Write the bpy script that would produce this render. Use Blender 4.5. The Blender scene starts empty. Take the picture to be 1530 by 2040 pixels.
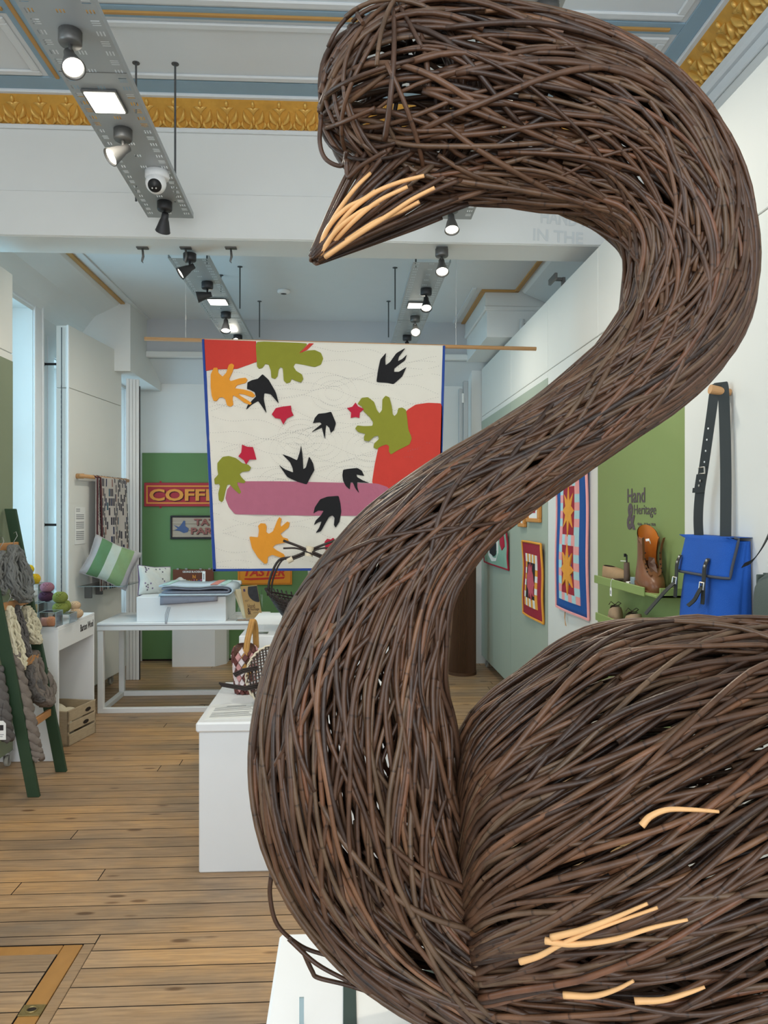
import bpy, bmesh, math, random
import numpy as np
from mathutils import Vector, Matrix
R_ = random.Random(7)
NP = np.random.default_rng(11)
SC = bpy.context.scene
COL = SC.collection
# ---------------------------------------------------------------- camera
YAW = math.atan(77/1530.0); EYE = 1.6
cd = bpy.data.cameras.new('camera'); cam = bpy.data.objects.new('camera', cd); COL.objects.link(cam)
cd.sensor_fit = 'VERTICAL'; cd.sensor_height = 36.0; cd.lens = 27.0; cd.clip_start = 0.05
cam.location = (0, 0, EYE); cam.rotation_euler = (math.pi/2, 0, -YAW)
SC.camera = cam
# ---------------------------------------------------------------- sky, daylight, exposure
SC.view_settings.view_transform = 'Standard'; SC.view_settings.look = 'None'
SC.view_settings.gamma = 1.0; SC.view_settings.use_curve_mapping = False
SC.view_settings.exposure = -0.35
W = bpy.data.worlds.new('sky'); SC.world = W; W.use_nodes = True
wb = W.node_tree.nodes['Background']; wb.inputs[0].default_value = (0.62, 0.80, 1.0, 1); wb.inputs[1].default_value = 1.0
def area(name, loc, rot, sx, sy, power, col=(1, 1, 1), spread=math.pi):
    l = bpy.data.lights.new(name, 'AREA'); l.shape = 'RECTANGLE'; l.size = sx; l.size_y = sy
    l.energy = power; l.color = col; l.spread = spread
    o = bpy.data.objects.new(name, l); COL.objects.link(o); o.location = loc; o.rotation_euler = rot
    return o
H = math.pi/2
# daylight through the shopfront glazing behind the viewer and through the sash windows on the left, one of them added
area('shopfront_daylight', (-0.3, -2.9, 2.35), (H*.93, 0, 0), 4.1, 2.9, 225, (0.93, 0.97, 1.0))
area('sash_daylight', (-3.05, 5.3, 2.0), (0, -H, 0), 2.4, 1.5, 75, (0.42, 0.78, 1.0))
area('sash_daylight', (-3.05, 1.6, 2.2), (0, -H, 0), 2.6, 1.6, 85, (0.75, 0.9, 1.0))
area('sash_daylight', (-3.0, 6.85, 1.9), (0, -H, 0), 2.0, 0.5, 26, (0.55, 0.80, 1.0))  # added lamp for the extra window, brightens the wall strip behind the panel
area('sash_daylight', (-2.85, 7.75, 1.6), (0, -H, 0), 2.4, 0.7, 30, (0.55, 0.80, 1.0))

# ---------------------------------------------------------------- helpers
def at(px, py, Y):
    u = (px-765)/1530.0; v = (1020-py)/1530.0
    dx = math.sin(YAW)+u*math.cos(YAW); dy = math.cos(YAW)-u*math.sin(YAW)
    t = Y/dy
    return Vector((dx*t, Y, EYE+v*t))
def on(px, py, z):
    """where the sight line of a photo point meets the level z"""
    p = at(px, py, 1.0); t = (z-EYE)/(p.z-EYE)
    return Vector((p.x*t, t, z))
def lin(c):
    c = c/255.0
    return c/12.92 if c <= 0.04045 else ((c+0.055)/1.055)**2.4
def S(r, g, b): return (lin(r), lin(g), lin(b))
MATS = {}
def mat(name, col, rough=0.6, metal=0.0, var=0.05, vs=6.0, bump=0.0, bs=80.0, spec=0.4, emit=0.0, scale=(1, 1, 1), rand=0.0):
    if name in MATS: return MATS[name]
    m = bpy.data.materials.new(name); m.use_nodes = True; nt = m.node_tree; N = nt.nodes; L = nt.links
    b = N['Principled BSDF']
    b.inputs['Roughness'].default_value = rough; b.inputs['Metallic'].default_value = metal
    b.inputs['Specular IOR Level'].default_value = spec
    tc = N.new('ShaderNodeTexCoord'); mp = N.new('ShaderNodeMapping'); mp.inputs['Scale'].default_value = scale
    L.new(tc.outputs['Object'], mp.inputs['Vector'])
    nz = N.new('ShaderNodeTexNoise'); nz.inputs['Scale'].default_value = vs; nz.inputs['Detail'].default_value = 4
    L.new(mp.outputs['Vector'], nz.inputs['Vector'])
    mx = N.new('ShaderNodeMix'); mx.data_type = 'RGBA'
    mx.inputs['A'].default_value = tuple(c*(1-var) for c in col)+(1,)
    mx.inputs['B'].default_value = tuple(min(1, c*(1+var)) for c in col)+(1,)
    L.new(nz.outputs['Fac'], mx.inputs['Factor'])
    out = mx.outputs['Result']
    if rand:
        oi = N.new('ShaderNodeObjectInfo'); hs = N.new('ShaderNodeHueSaturation')
        mr = N.new('ShaderNodeMapRange'); mr.inputs['To Min'].default_value = 1-rand; mr.inputs['To Max'].default_value = 1+rand
        L.new(oi.outputs['Random'], mr.inputs['Value']); L.new(mr.outputs['Result'], hs.inputs['Value'])
        L.new(out, hs.inputs['Color']); out = hs.outputs['Color']
    L.new(out, b.inputs['Base Color'])
    if bump:
        n2 = N.new('ShaderNodeTexNoise'); n2.inputs['Scale'].default_value = bs; n2.inputs['Detail'].default_value = 3
        L.new(mp.outputs['Vector'], n2.inputs['Vector'])
        bp = N.new('ShaderNodeBump'); bp.inputs['Strength'].default_value = bump; bp.inputs['Distance'].default_value = 0.004
        L.new(n2.outputs['Fac'], bp.inputs['Height']); L.new(bp.outputs['Normal'], b.inputs['Normal'])
    if emit:
        b.inputs['Emission Color'].default_value = tuple(col)+(1,); b.inputs['Emission Strength'].default_value = emit
    MATS[name] = m
    return m
def glassmat(name, tint=(0.95, 0.98, 0.98), alpha=0.16):
    if name in MATS: return MATS[name]
    m = bpy.data.materials.new(name); m.use_nodes = True; nt = m.node_tree; N = nt.nodes; L = nt.links
    for n in list(N): N.remove(n)
    o = N.new('ShaderNodeOutputMaterial'); t = N.new('ShaderNodeBsdfTransparent'); g = N.new('ShaderNodeBsdfGlossy')
    t.inputs[0].default_value = tint+(1,); g.inputs['Roughness'].default_value = 0.05
    x = N.new('ShaderNodeMixShader'); f = N.new('ShaderNodeFresnel'); f.inputs[0].default_value = 1.3
    mth = N.new('ShaderNodeMath'); mth.operation = 'MULTIPLY_ADD'; mth.inputs[1].default_value = 0.8; mth.inputs[2].default_value = alpha*0.3
    L.new(f.outputs[0], mth.inputs[0]); L.new(mth.outputs[0], x.inputs[0])
    L.new(t.outputs[0], x.inputs[1]); L.new(g.outputs[0], x.inputs[2]); L.new(x.outputs[0], o.inputs[0])
    MATS[name] = m
    return m
def wloc(o):
    v = Vector((0, 0, 0))
    while o is not None: v += o.location; o = o.parent
    return v
def props(o, label=None, cat=None, group=None, kind=None):
    if label: o['label'] = label
    if cat: o['category'] = cat
    if group: o['group'] = group
    if kind: o['kind'] = kind
    return o
def thing(name, loc, label, cat, group=None):
    o = bpy.data.objects.new(name, None); o.empty_display_size = 0.05; COL.objects.link(o); o.location = loc
    return props(o, label, cat, group)
class MB:
    def __init__(s): s.v = []; s.f = []; s.mi = []; s.uv = None; s.cur = 0
    def add(s, vs, fs):
        n = len(s.v); s.v += [tuple(p) for p in vs]; s.f += [tuple(i+n for i in f) for f in fs]; s.mi += [s.cur]*len(fs)
        return s
    def obox(s, o, u, v, w, b=0.0):
        """box from corner o with edge vectors u, v, w; b chamfers its edges"""
        o, u, v, w = map(Vector, (o, u, v, w))
        if b <= 0:
            P = [o, o+u, o+u+v, o+v, o+w, o+u+w, o+u+v+w, o+v+w]
            return s.add(P, [(0, 3, 2, 1), (4, 5, 6, 7), (0, 1, 5, 4), (1, 2, 6, 5), (2, 3, 7, 6), (3, 0, 4, 7)])
        lu, lv, lw = u.length, v.length, w.length
        b = min(b, lu*.45, lv*.45, lw*.45)
        bm = bmesh.new(); bmesh.ops.create_cube(bm, size=1.0)
        for q in bm.verts: q.co = Vector(((q.co.x+.5)*lu, (q.co.y+.5)*lv, (q.co.z+.5)*lw))
        bmesh.ops.bevel(bm, geom=list(bm.edges), offset=b, segments=1, affect='EDGES', profile=0.5)
        eu, ev, ew = u/lu, v/lv, w/lw
        bm.verts.ensure_lookup_table(); bm.verts.index_update()
        P = [o+eu*q.co.x+ev*q.co.y+ew*q.co.z for q in bm.verts]; F = [[q.index for q in f.verts] for f in bm.faces]
        bm.free(); return s.add(P, F)
    def box(s, x0, x1, y0, y1, z0, z1, b=0.0):
        return s.obox((x0, y0, z0), (x1-x0, 0, 0), (0, y1-y0, 0), (0, 0, z1-z0), b)
    def tube(s, pts, r, n=8, caps=True, closed=False):
        pts = [Vector(p) for p in pts]; m = len(pts)
        rr = r if hasattr(r, '__len__') else [r]*m
        T = []
        for i in range(m):
            a = pts[i-1] if (i > 0 or closed) else pts[0]; c = pts[(i+1) % m] if (i < m-1 or closed) else pts[-1]
            t = c-a; T.append(t.normalized() if t.length > 1e-9 else Vector((0, 0, 1)))
        ref = Vector((0, 0, 1)) if abs(T[0].z) < .9 else Vector((1, 0, 0))
        nrm = T[0].cross(ref).normalized(); vs = []
        for i in range(m):
            nrm = (nrm - T[i]*nrm.dot(T[i]))
            nrm = nrm.normalized() if nrm.length > 1e-6 else T[i].orthogonal().normalized()
            bn = T[i].cross(nrm)
            for k in range(n):
                a = 2*math.pi*k/n; vs.append(pts[i]+(nrm*math.cos(a)+bn*math.sin(a))*rr[i])
        fs = []
        for i in range(m if closed else m-1):
            j = (i+1) % m
            for k in range(n): fs.append((i*n+k, i*n+(k+1) % n, j*n+(k+1) % n, j*n+k))
        if caps and not closed: fs.append(tuple(range(n-1, -1, -1))); fs.append(tuple((m-1)*n+k for k in range(n)))
        return s.add(vs, fs)
    def cyl(s, p0, p1, r0, r1=None, n=16): return s.tube([p0, p1], [r0, r0 if r1 is None else r1], n)
    def lathe(s, prof, o, ax=(0, 0, 1), n=24):
        """revolve (radius, height) pairs about the axis ax through o"""
        o = Vector(o); a = Vector(ax).normalized(); e = a.orthogonal().normalized(); g = a.cross(e); vs = []; fs = []
        for r, h in prof:
            for k in range(n):
                t = 2*math.pi*k/n; vs.append(o+a*h+(e*math.cos(t)+g*math.sin(t))*max(r, 1e-4))
        for i in range(len(prof)-1):
            for k in range(n): fs.append((i*n+k, i*n+(k+1) % n, (i+1)*n+(k+1) % n, (i+1)*n+k))
        return s.add(vs, fs)
    def ell(s, c, rx, ry, rz, nu=20, nv=12):
        c = Vector(c); vs = []; fs = []
        for j in range(nv+1):
            p = math.pi*j/nv
            for i in range(nu):
                t = 2*math.pi*i/nu; vs.append(c+Vector((rx*math.sin(p)*math.cos(t), ry*math.sin(p)*math.sin(t), rz*math.cos(p))))
        for j in range(nv):
            for i in range(nu): fs.append((j*nu+i, (j+1)*nu+i, (j+1)*nu+(i+1) % nu, j*nu+(i+1) % nu))
        return s.add(vs, fs)
    def prism(s, poly, th):
        """extrude a flat 3-D polygon by the vector th"""
        th = Vector(th); P = [Vector(p) for p in poly]; n = len(P)
        fs = [tuple(range(n)), tuple(range(2*n-1, n-1, -1))]+[(i, n+i, n+(i+1) % n, (i+1) % n) for i in range(n)]
        return s.add(P+[p+th for p in P], fs)
    def grid(s, fn, nu, nv, back=None):
        """surface fn(u,v); with back (a vector or function) it becomes a closed sheet. Keeps UVs"""
        base = len(s.v); P = []; uv = []
        for j in range(nv+1):
            for i in range(nu+1): P.append(Vector(fn(i/nu, j/nv))); uv.append((i/nu, j/nv))
        fs = [(j*(nu+1)+i, j*(nu+1)+i+1, (j+1)*(nu+1)+i+1, (j+1)*(nu+1)+i) for j in range(nv) for i in range(nu)]
        if back is not None:
            n = len(P); Q = [(back(*uv[k]) if callable(back) else P[k]+Vector(back)) for k in range(n)]
            fs += [tuple(n+q for q in reversed(f)) for f in list(fs)]
            P = P+[Vector(q) for q in Q]; uv = uv+uv
            rim = [i for i in range(nu+1)]+[j*(nu+1)+nu for j in range(1, nv+1)]+[nv*(nu+1)+i for i in range(nu-1, -1, -1)]+[j*(nu+1) for j in range(nv-1, 0, -1)]
            for k in range(len(rim)):
                a, b = rim[k], rim[(k+1) % len(rim)]; fs.append((b, a, n+a, n+b))
        if s.uv is None: s.uv = [(0, 0)]*base
        s.uv += uv
        return s.add(P, fs)
    def ribbon(s, pts, wd, th):
        """flat strap along pts: width vector wd, thickness vector th (both full size)"""
        wd = Vector(wd); th = Vector(th); pts = [Vector(p) for p in pts]; n = len(pts); vs = []; fs = []
        for p in pts: vs += [p-wd/2-th/2, p+wd/2-th/2, p+wd/2+th/2, p-wd/2+th/2]
        for i in range(n-1):
            for k in range(4): fs.append((i*4+k, i*4+(k+1) % 4, (i+1)*4+(k+1) % 4, (i+1)*4+k))
        fs += [(3, 2, 1, 0), tuple((n-1)*4+k for k in range(4))]
        return s.add(vs, fs)
    def text(s, body, o, u, v, w=None, h=None, depth=0.001, bold=0.0, shear=0.0, spacing=1.0):
        """lettering centred at o, reading along u, upright along v, fitted to width w and/or height h"""
        cu = bpy.data.curves.new('lettering', 'FONT'); cu.body = body; cu.size = 1.0; cu.extrude = 0.02; cu.offset = bold; cu.shear = shear
        cu.align_x = 'CENTER'; cu.resolution_u = 3; cu.space_character = spacing; cu.space_line = 0.85
        ob = bpy.data.objects.new('lettering', cu); COL.objects.link(ob)
        dg = bpy.context.evaluated_depsgraph_get(); me = bpy.data.meshes.new_from_object(ob.evaluated_get(dg))
        co = np.array([q.co[:] for q in me.vertices]); F = [tuple(p.vertices) for p in me.polygons]
        bpy.data.objects.remove(ob); bpy.data.curves.remove(cu); bpy.data.meshes.remove(me)
        mn, mx = co.min(0), co.max(0); c = (mn+mx)/2
        sx = w/(mx[0]-mn[0]) if w else None; sy = h/(mx[1]-mn[1]) if h else None
        sx = sx or sy; sy = sy or sx
        u = Vector(u).normalized(); v = Vector(v).normalized(); nn = u.cross(v); o = Vector(o)
        return s.add([o+u*((q[0]-c[0])*sx)+v*((q[1]-c[1])*sy)+nn*((q[2]+.02)/.04*depth) for q in co], F)
    def build(s, name, m, parent=None, smooth=False, kind=None, label=None):
        og = wloc(parent) if parent else Vector((0, 0, 0))
        me = bpy.data.meshes.new(name); me.from_pydata([(p[0]-og.x, p[1]-og.y, p[2]-og.z) for p in s.v], [], s.f)
        for q in (m if isinstance(m, (list, tuple)) else [m]): me.materials.append(q)
        if isinstance(m, (list, tuple)): me.polygons.foreach_set('material_index', s.mi)
        if smooth: me.polygons.foreach_set('use_smooth', [True]*len(s.f))
        if s.uv is not None:
            s.uv += [(0, 0)]*(len(s.v)-len(s.uv)); ul = me.uv_layers.new(name='uv')
            li = np.empty(len(me.loops), dtype=np.int32); me.loops.foreach_get('vertex_index', li)
            ul.data.foreach_set('uv', np.array(s.uv, dtype=np.float32)[li].ravel())
        o = bpy.data.objects.new(name, me); COL.objects.link(o); o.parent = parent
        if kind: o['kind'] = kind
        if label: o['label'] = label
        return o
def solo(name, mb, m, label, cat, group=None, smooth=False):
    """a thing that is one mesh, with its origin at its base"""
    lo = [min(p[i] for p in mb.v) for i in range(3)]; hi = [max(p[i] for p in mb.v) for i in range(3)]
    c = Vector(((lo[0]+hi[0])/2, (lo[1]+hi[1])/2, lo[2])); mb.v = [tuple(Vector(p)-c) for p in mb.v]
    o = mb.build(name, m, None, smooth); o.location = c
    return props(o, label, cat, group)
def structure(name, mb, m, smooth=False): return mb.build(name, m, None, smooth, kind='structure')
def copy_tree(o, loc, label=None):
    r = o.copy(); COL.objects.link(r); r.location = loc
    if label: r['label'] = label
    for c in list(o.children):
        d = c.copy(); COL.objects.link(d); d.parent = r
        for g in list(c.children):
            e = g.copy(); COL.objects.link(e); e.parent = d
    return r

# ---------------------------------------------------------------- common materials
WHITE = mat('white_wall_paint', S(228, 229, 226), 0.7, var=0.02, bump=0.05, bs=200)
CEIL = mat('ceiling_paint', S(226, 230, 232), 0.8, var=0.02)
PANELW = mat('white_panel_paint', S(226, 226, 220), 0.55, var=0.015)
PLINTH = mat('white_plinth_paint', S(232, 233, 233), 0.5, var=0.02, bump=0.08, bs=30)
GOLD = mat('gilded_plaster', S(208, 156, 66), 0.40, 0.3, var=0.25, vs=14, bump=0.4, bs=50)
GOLDL = mat('ochre_paint_line', S(192, 146, 82), 0.5, var=0.12)
BLUEP = mat('pale_blue_paint', S(150, 178, 196), 0.7, var=0.04)
STEEL = mat('galvanised_steel', S(176, 180, 182), 0.45, 0.45, var=0.1, vs=4)
GREYM = mat('grey_lamp_metal', S(105, 104, 102), 0.45, 0.6, var=0.05)
DARKM = mat('dark_lamp_metal', S(62, 62, 64), 0.5, 0.5, var=0.05)
ROD = mat('dull_steel_rod', S(95, 97, 98), 0.5, 0.6, var=0.05)
BLACK = mat('black_plastic', S(24, 24, 25), 0.45, var=0.05)
GLASS = glassmat('clear_pane')
ACRYL = glassmat('clear_acrylic', (0.985, 0.99, 0.99), 0.2)
ACRE = mat('acrylic_edge', S(150, 168, 170), 0.3, var=0.03)
PINE = mat('pale_pine', S(196, 150, 102), 0.5, var=0.12, vs=5, scale=(1, 8, 8), bump=0.05)
PAPER = mat('white_paper', S(236, 236, 232), 0.7, var=0.02)
PRINT = mat('grey_print', S(128, 128, 130), 0.7, var=0.02)
INK = mat('dark_print', S(45, 42, 44), 0.7, var=0.02)
SAGE = mat('sage_paint', S(166, 176, 160), 0.65, var=0.025)
OLIVE = mat('olive_paint', S(134, 152, 92), 0.65, var=0.03)
OLIVEL = mat('olive_shelf_paint', S(138, 158, 92), 0.55, var=0.03)
GREEN = mat('green_paint', S(98, 134, 84), 0.65, var=0.03)
SAGEG = mat('grey_green_paint', S(128, 138, 112), 0.65, var=0.03)
LAMP = mat('lit_lens', (1.0, 0.93, 0.78), 0.4, emit=9.0)
LED = mat('lit_led_panel', (1.0, 0.97, 0.84), 0.4, emit=14.0)
# ================================================================ ROOM
XL, XR, ZF, ZC = -2.45, 1.93, 3.53, 4.02       # side walls, far ceiling, front ceiling
D1, D2, DB, DW = 4.60, 4.885, 7.78, 8.38        # beam front and back, far bulkhead, back wall
def plank_mat():
    m = bpy.data.materials.new('worn_floorboard'); m.use_nodes = True; nt = m.node_tree; N = nt.nodes; L = nt.links; b = N['Principled BSDF']
    tc = N.new('ShaderNodeTexCoord'); oi = N.new('ShaderNodeObjectInfo'); ge = N.new('ShaderNodeNewGeometry')
    ad = N.new('ShaderNodeVectorMath'); ad.operation = 'MULTIPLY_ADD'
    cb = N.new('ShaderNodeCombineXYZ'); L.new(oi.outputs['Random'], cb.inputs[0]); L.new(oi.outputs['Random'], cb.inputs[1])
    L.new(cb.outputs[0], ad.inputs[0]); ad.inputs[1].default_value = (37, 91, 0); L.new(tc.outputs['Object'], ad.inputs[2])
    def mp(sc, src):
        q = N.new('ShaderNodeMapping'); q.inputs['Scale'].default_value = sc; L.new(src, q.inputs['Vector']); return q.outputs[0]
    g = N.new('ShaderNodeTexNoise'); g.inputs['Scale'].default_value = 1; g.inputs['Detail'].default_value = 5; g.inputs['Distortion'].default_value = .6
    L.new(mp((5, 95, 10), ad.outputs[0]), g.inputs['Vector'])
    w = N.new('ShaderNodeTexNoise'); w.inputs['Scale'].default_value = 1.1; w.inputs['Detail'].default_value = 6; w.inputs['Roughness'].default_value = .65
    L.new(mp((1.0, 2.2, 1), ge.outputs['Position']), w.inputs['Vector'])
    r1 = N.new('ShaderNodeValToRGB'); e = r1.color_ramp.elements
    e[0].position = .32; e[0].color = S(146, 126, 106)+(1,); e[1].position = .68; e[1].color = S(204, 160, 110)+(1,)
    q = e.new(.5); q.color = S(178, 146, 112)+(1,); L.new(w.outputs['Fac'], r1.inputs[0])
    r2 = N.new('ShaderNodeValToRGB'); e = r2.color_ramp.elements; e[0].position = .3; e[0].color = (.62, .58, .54, 1); e[1].position = .62; e[1].color = (1.08, 1.06, 1.02, 1)
    L.new(g.outputs['Fac'], r2.inputs[0])
    mu = N.new('ShaderNodeMix'); mu.data_type = 'RGBA'; mu.blend_type = 'MULTIPLY'; mu.inputs['Factor'].default_value = .8
    L.new(r1.outputs[0], mu.inputs['A']); L.new(r2.outputs[0], mu.inputs['B'])
    v = N.new('ShaderNodeTexVoronoi'); v.inputs['Scale'].default_value = 1; L.new(mp((3.2, 9.5, 1), ad.outputs[0]), v.inputs['Vector'])
    r3 = N.new('ShaderNodeValToRGB'); e = r3.color_ramp.elements; e[0].position = .085; e[0].color = (.30, .22, .16, 1); e[1].position = .15; e[1].color = (1, 1, 1, 1)
    L.new(v.outputs['Distance'], r3.inputs[0])
    m2 = N.new('ShaderNodeMix'); m2.data_type = 'RGBA'; m2.blend_type = 'MULTIPLY'; m2.inputs['Factor'].default_value = .85
    L.new(mu.outputs['Result'], m2.inputs['A']); L.new(r3.outputs[0], m2.inputs['B'])
    hs = N.new('ShaderNodeHueSaturation'); mr = N.new('ShaderNodeMapRange'); mr.inputs['To Min'].default_value = .86; mr.inputs['To Max'].default_value = 1.1
    L.new(oi.outputs['Random'], mr.inputs['Value']); L.new(mr.outputs[0], hs.inputs['Value']); L.new(m2.outputs['Result'], hs.inputs['Color'])
    L.new(hs.outputs[0], b.inputs['Base Color']); b.inputs['Roughness'].default_value = .42; b.inputs['Specular IOR Level'].default_value = .35
    bp = N.new('ShaderNodeBump'); bp.inputs['Strength'].default_value = .25; bp.inputs['Distance'].default_value = .002
    L.new(g.outputs['Fac'], bp.inputs['Height']); L.new(bp.outputs[0], b.inputs['Normal'])
    return m
PLANK = plank_mat()
GAP = mat('dark_floor_gap', S(40, 30, 22), .9)
floor = structure('floor', MB().box(XL-.35, XR+.2, -2.6, DW+.1, -.10, -.022), GAP)
def plank(x0, x1, y0, y1, parent=floor, m=PLANK):
    mb = MB().box(x0+.001, x1-.001, y0+.0013, y1-.0013, -.022, 0, .0012)
    nv = len(mb.f); up = []
    for f in mb.f: z = [mb.v[i][2] for i in f]; up.append(0 if min(z) > -.0001 else 1)
    mb.mi = up; o = mb.build('plank', [m, GAP], parent)
    c = Vector(((x0+x1)/2, (y0+y1)/2, 0))
    o.data.transform(Matrix.Translation(-c)); o.location = c
    return o
HX, HY = -.926, 2.958           # outer corner of the hatch frame in the floor
pitch = .1085; n0 = int((HY+2.4)/pitch); y = HY-n0*pitch
while y < DW:
    xl = HX if y+pitch < HY+.01 else XL
    if y > -2.35:
        xs = [xl]
        if y > 1.9:
            q = xl+R_.uniform(.9, 4.2)
            while q < XR-.5: xs.append(q); q += R_.uniform(1.7, 2.9)
        xs.append(XR)
        for a, b in zip(xs[:-1], xs[1:]): plank(a, b, y, min(y+pitch, DW))
    y += pitch
plank(XL, HX, HY-.06, HY); 
fr = MB().obox((HX-.041, -1.0, -.022), (.04, 0, 0), (0, HY+1-.061, 0), (0, 0, .022), .002).build('plank', PLANK, floor)
HONEY = mat('honey_border_board', S(176, 126, 66), .4, var=.18, vs=4, scale=(6, 2, 1), bump=.1)
hx, hy = -.969, 2.896
ht = thing('floor_hatch', (-1.55, 2.2, 0), 'wooden trapdoor with honey coloured border boards and brass ring pull set in the floor', 'hatch')
MB().obox((hx-.07, .4, -.02), (.068, 0, 0), (0, hy-.4, 0), (0, 0, .019), .002).build('border_board', HONEY, ht)
MB().obox((XL, hy-.057, -.02), (hx-.072-XL, 0, 0), (0, .056, 0), (0, 0, .019), .002).build('border_board', HONEY, ht)
yy = hy-.059
while yy > .5: plank(XL, hx-.072, yy-pitch, yy, ht); yy -= pitch
BRASS = mat('worn_brass', S(150, 130, 84), .4, .7, var=.2, vs=40)
rp = MB().box(hx-.07, hx+.0, 2.49, 2.545, -.004, .003, .001).build('pull_plate', BRASS, ht)
MB().tube([(hx-.036+.017*math.cos(a), 2.518+.014*math.sin(a), .004) for a in [k*math.pi/10 for k in range(20)]], .0025, 6, closed=True).build('ring', BRASS, rp)
MB().lathe([(0, 0), (.014, 0), (.014, .001), (0, .001)], (hx-.036, 2.518, .0027), n=16).build('ring_cup', GAP, rp)
for dx in (-.064, -.006):
    for dy in (2.496, 2.538): MB().lathe([(0, .0012), (.003, .0012), (.003, 0)], (hx+dx, dy, .003), n=8).build('screw', BRASS, rp)

# side walls with their window openings
def wall_x(name, x0, x1, y0, y1, z0, z1, holes, m=WHITE):
    mb = MB(); ys = sorted({y0, y1}|{h[0] for h in holes}|{h[1] for h in holes})
    for a, b in zip(ys[:-1], ys[1:]):
        hs = [h for h in holes if h[0] <= a+1e-6 and h[1] >= b-1e-6]
        if not hs: mb.box(x0, x1, a, b, z0, z1)
        else: mb.box(x0, x1, a, b, z0, hs[0][2]); mb.box(x0, x1, a, b, hs[0][3], z1)
    return structure(name, mb, m)
wall_x('wall_left', XL-.35, XL, -2.6, 7.2, 0, 4.1, [(.9, 2.3, .9, 3.3), (4.75, 6.155, 1.0, 3.20), (6.60, 7.10, .9, 2.9)])  # the narrow opening is cut for the added window
wall_x('wall_left', XL-.35, -2.30, 7.2, DW, 0, 3.6, [(7.42, 8.12, .55, 2.88)])
structure('wall_right', MB().box(XR, XR+.2, -2.6, DW+.1, 0, 4.1), WHITE)
structure('wall_back', MB().box(XL-.35, XR+.2, DW, DW+.15, 0, 3.6), WHITE)
structure('wall_front', MB().box(XL-.35, -2.35, -2.75, -2.6, 0, 4.1).box(1.8, XR+.2, -2.75, -2.6, 0, 4.1).box(-2.35, 1.8, -2.75, -2.6, 3.7, 4.1), WHITE)
def sash(name, y0, y1, z0, z1, xg, xc):
    w = structure(name, MB().box(xg-.05, xg+.01, y0, y0+.06, z0, z1).box(xg-.05, xg+.01, y1-.06, y1, z0, z1)
                  .box(xg-.05, xg+.01, y0+.06, y1-.06, z0, z0+.08).box(xg-.05, xg+.01, y0+.06, y1-.06, z1-.06, z1), PLINTH)
    MB().box(xg-.04, xg, y0+.06, y1-.06, (z0+z1)/2-.025, (z0+z1)/2+.025, .004).build('meeting_rail', PLINTH, w)
    MB().box(xg-.025, xg-.02, y0+.06, y1-.06, z0+.08, z1-.06).build('pane', GLASS, w)
    c = MB()
    for a, b in ((y0-.15, y0), (y1, y1+.15)): c.box(xc, xc+.022, a, b, z0-.05, z1+.15, .006); c.box(xc+.02, xc+.035, a if a < y0 else b-.03, a+.03 if a < y0 else b, z0-.05, z1+.15, .005)
    c.box(xc, xc+.022, y0, y1, z1, z1+.15, .006)
    c.build('casing', PLINTH, w)
    MB().box(xg, xc+.05, y0-.05, y1+.05, z0-.05, z0, .006).build('sill', PLINTH, w)
sash('window_1', 4.75, 6.155, 1.0, 3.20, XL-.28, XL)
sash('window_2', 7.42, 8.12, .55, 2.88, -2.58, -2.30)
sash('added_window', 6.60, 7.10, .9, 2.9, XL-.28, XL-.03)  # unseen window, added to throw light on the dark wall strip behind the panel
sash('window_3', .9, 2.3, .9, 3.3, XL-.28, XL)
sf = structure('window_4', MB().box(-2.35, -2.27, -2.72, -2.64, 0, 3.7).box(1.72, 1.8, -2.72, -2.64, 0, 3.7).box(-2.27, 1.72, -2.72, -2.64, 3.6, 3.7).box(-2.27, 1.72, -2.72, -2.64, 0, .25), PLINTH)
for x in (-.95, .35): MB().box(x, x+.06, -2.71, -2.65, .25, 3.6, .005).build('mullion', PLINTH, sf)
# beam across the room
bm_ = structure('beam', MB().box(XL, XR, D1, D2, 3.215, 4.1), WHITE)
MB().box(XL, XR, D1-.014, D1, 3.218, 3.48, .004).build('beam_band', WHITE, bm_)
# front ceiling, its painted ribs and mouldings
structure('ceiling', MB().box(XL-.35, XR+.2, -2.75, D1+.1, ZC, ZC+.12), CEIL)
zc = ZC
def strip(name, m, x0, x1, y0, y1, z0, z1, b=.003): return structure(name, MB().box(x0, x1, y0, y1, z0, z1, b), m)
strip('trim_1', BLUEP, XL, 1.77, 4.35, 4.475, zc-.008, zc)
strip('trim_2', BLUEP, XL, 1.68, 3.715, 3.805, zc-.008, zc)
strip('trim_3', GOLDL, -1.55, 1.62, 3.750, 3.772, zc-.018, zc-.004)
strip('trim_4', BLUEP, 1.68, 1.77, -2.5, 4.35, zc-.008, zc)
strip('trim_5', BLUEP, -1.64, -1.55, -2.5, 4.35, zc-.0085, zc)
strip('trim_6', GOLDL, -1.605, -1.583, -2.5, 4.35, zc-.018, zc-.004)
strip('trim_7', GOLDL, XL, -1.64, 3.750, 3.772, zc-.018, zc-.004)
def rectmould(name, x0, x1, y0, y1, w=.045):
    structure(name, MB().box(x0, x1, y0, y0+w, zc-.014, zc, .006).box(x0, x1, y1-w, y1, zc-.014, zc, .006).box(x0, x0+w, y0+w, y1-w, zc-.014, zc, .006).box(x1-w, x1, y0+w, y1-w, zc-.014, zc, .006), CEIL)
rectmould('trim_8', -1.52, 1.65, 3.83, 4.33); rectmould('trim_9', -1.52, 1.65, 2.3, 3.69); rectmould('trim_10', XL+.05, -1.67, 3.83, 4.33); rectmould('trim_11', XL+.05, -1.67, 2.3, 3.69)
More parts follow.
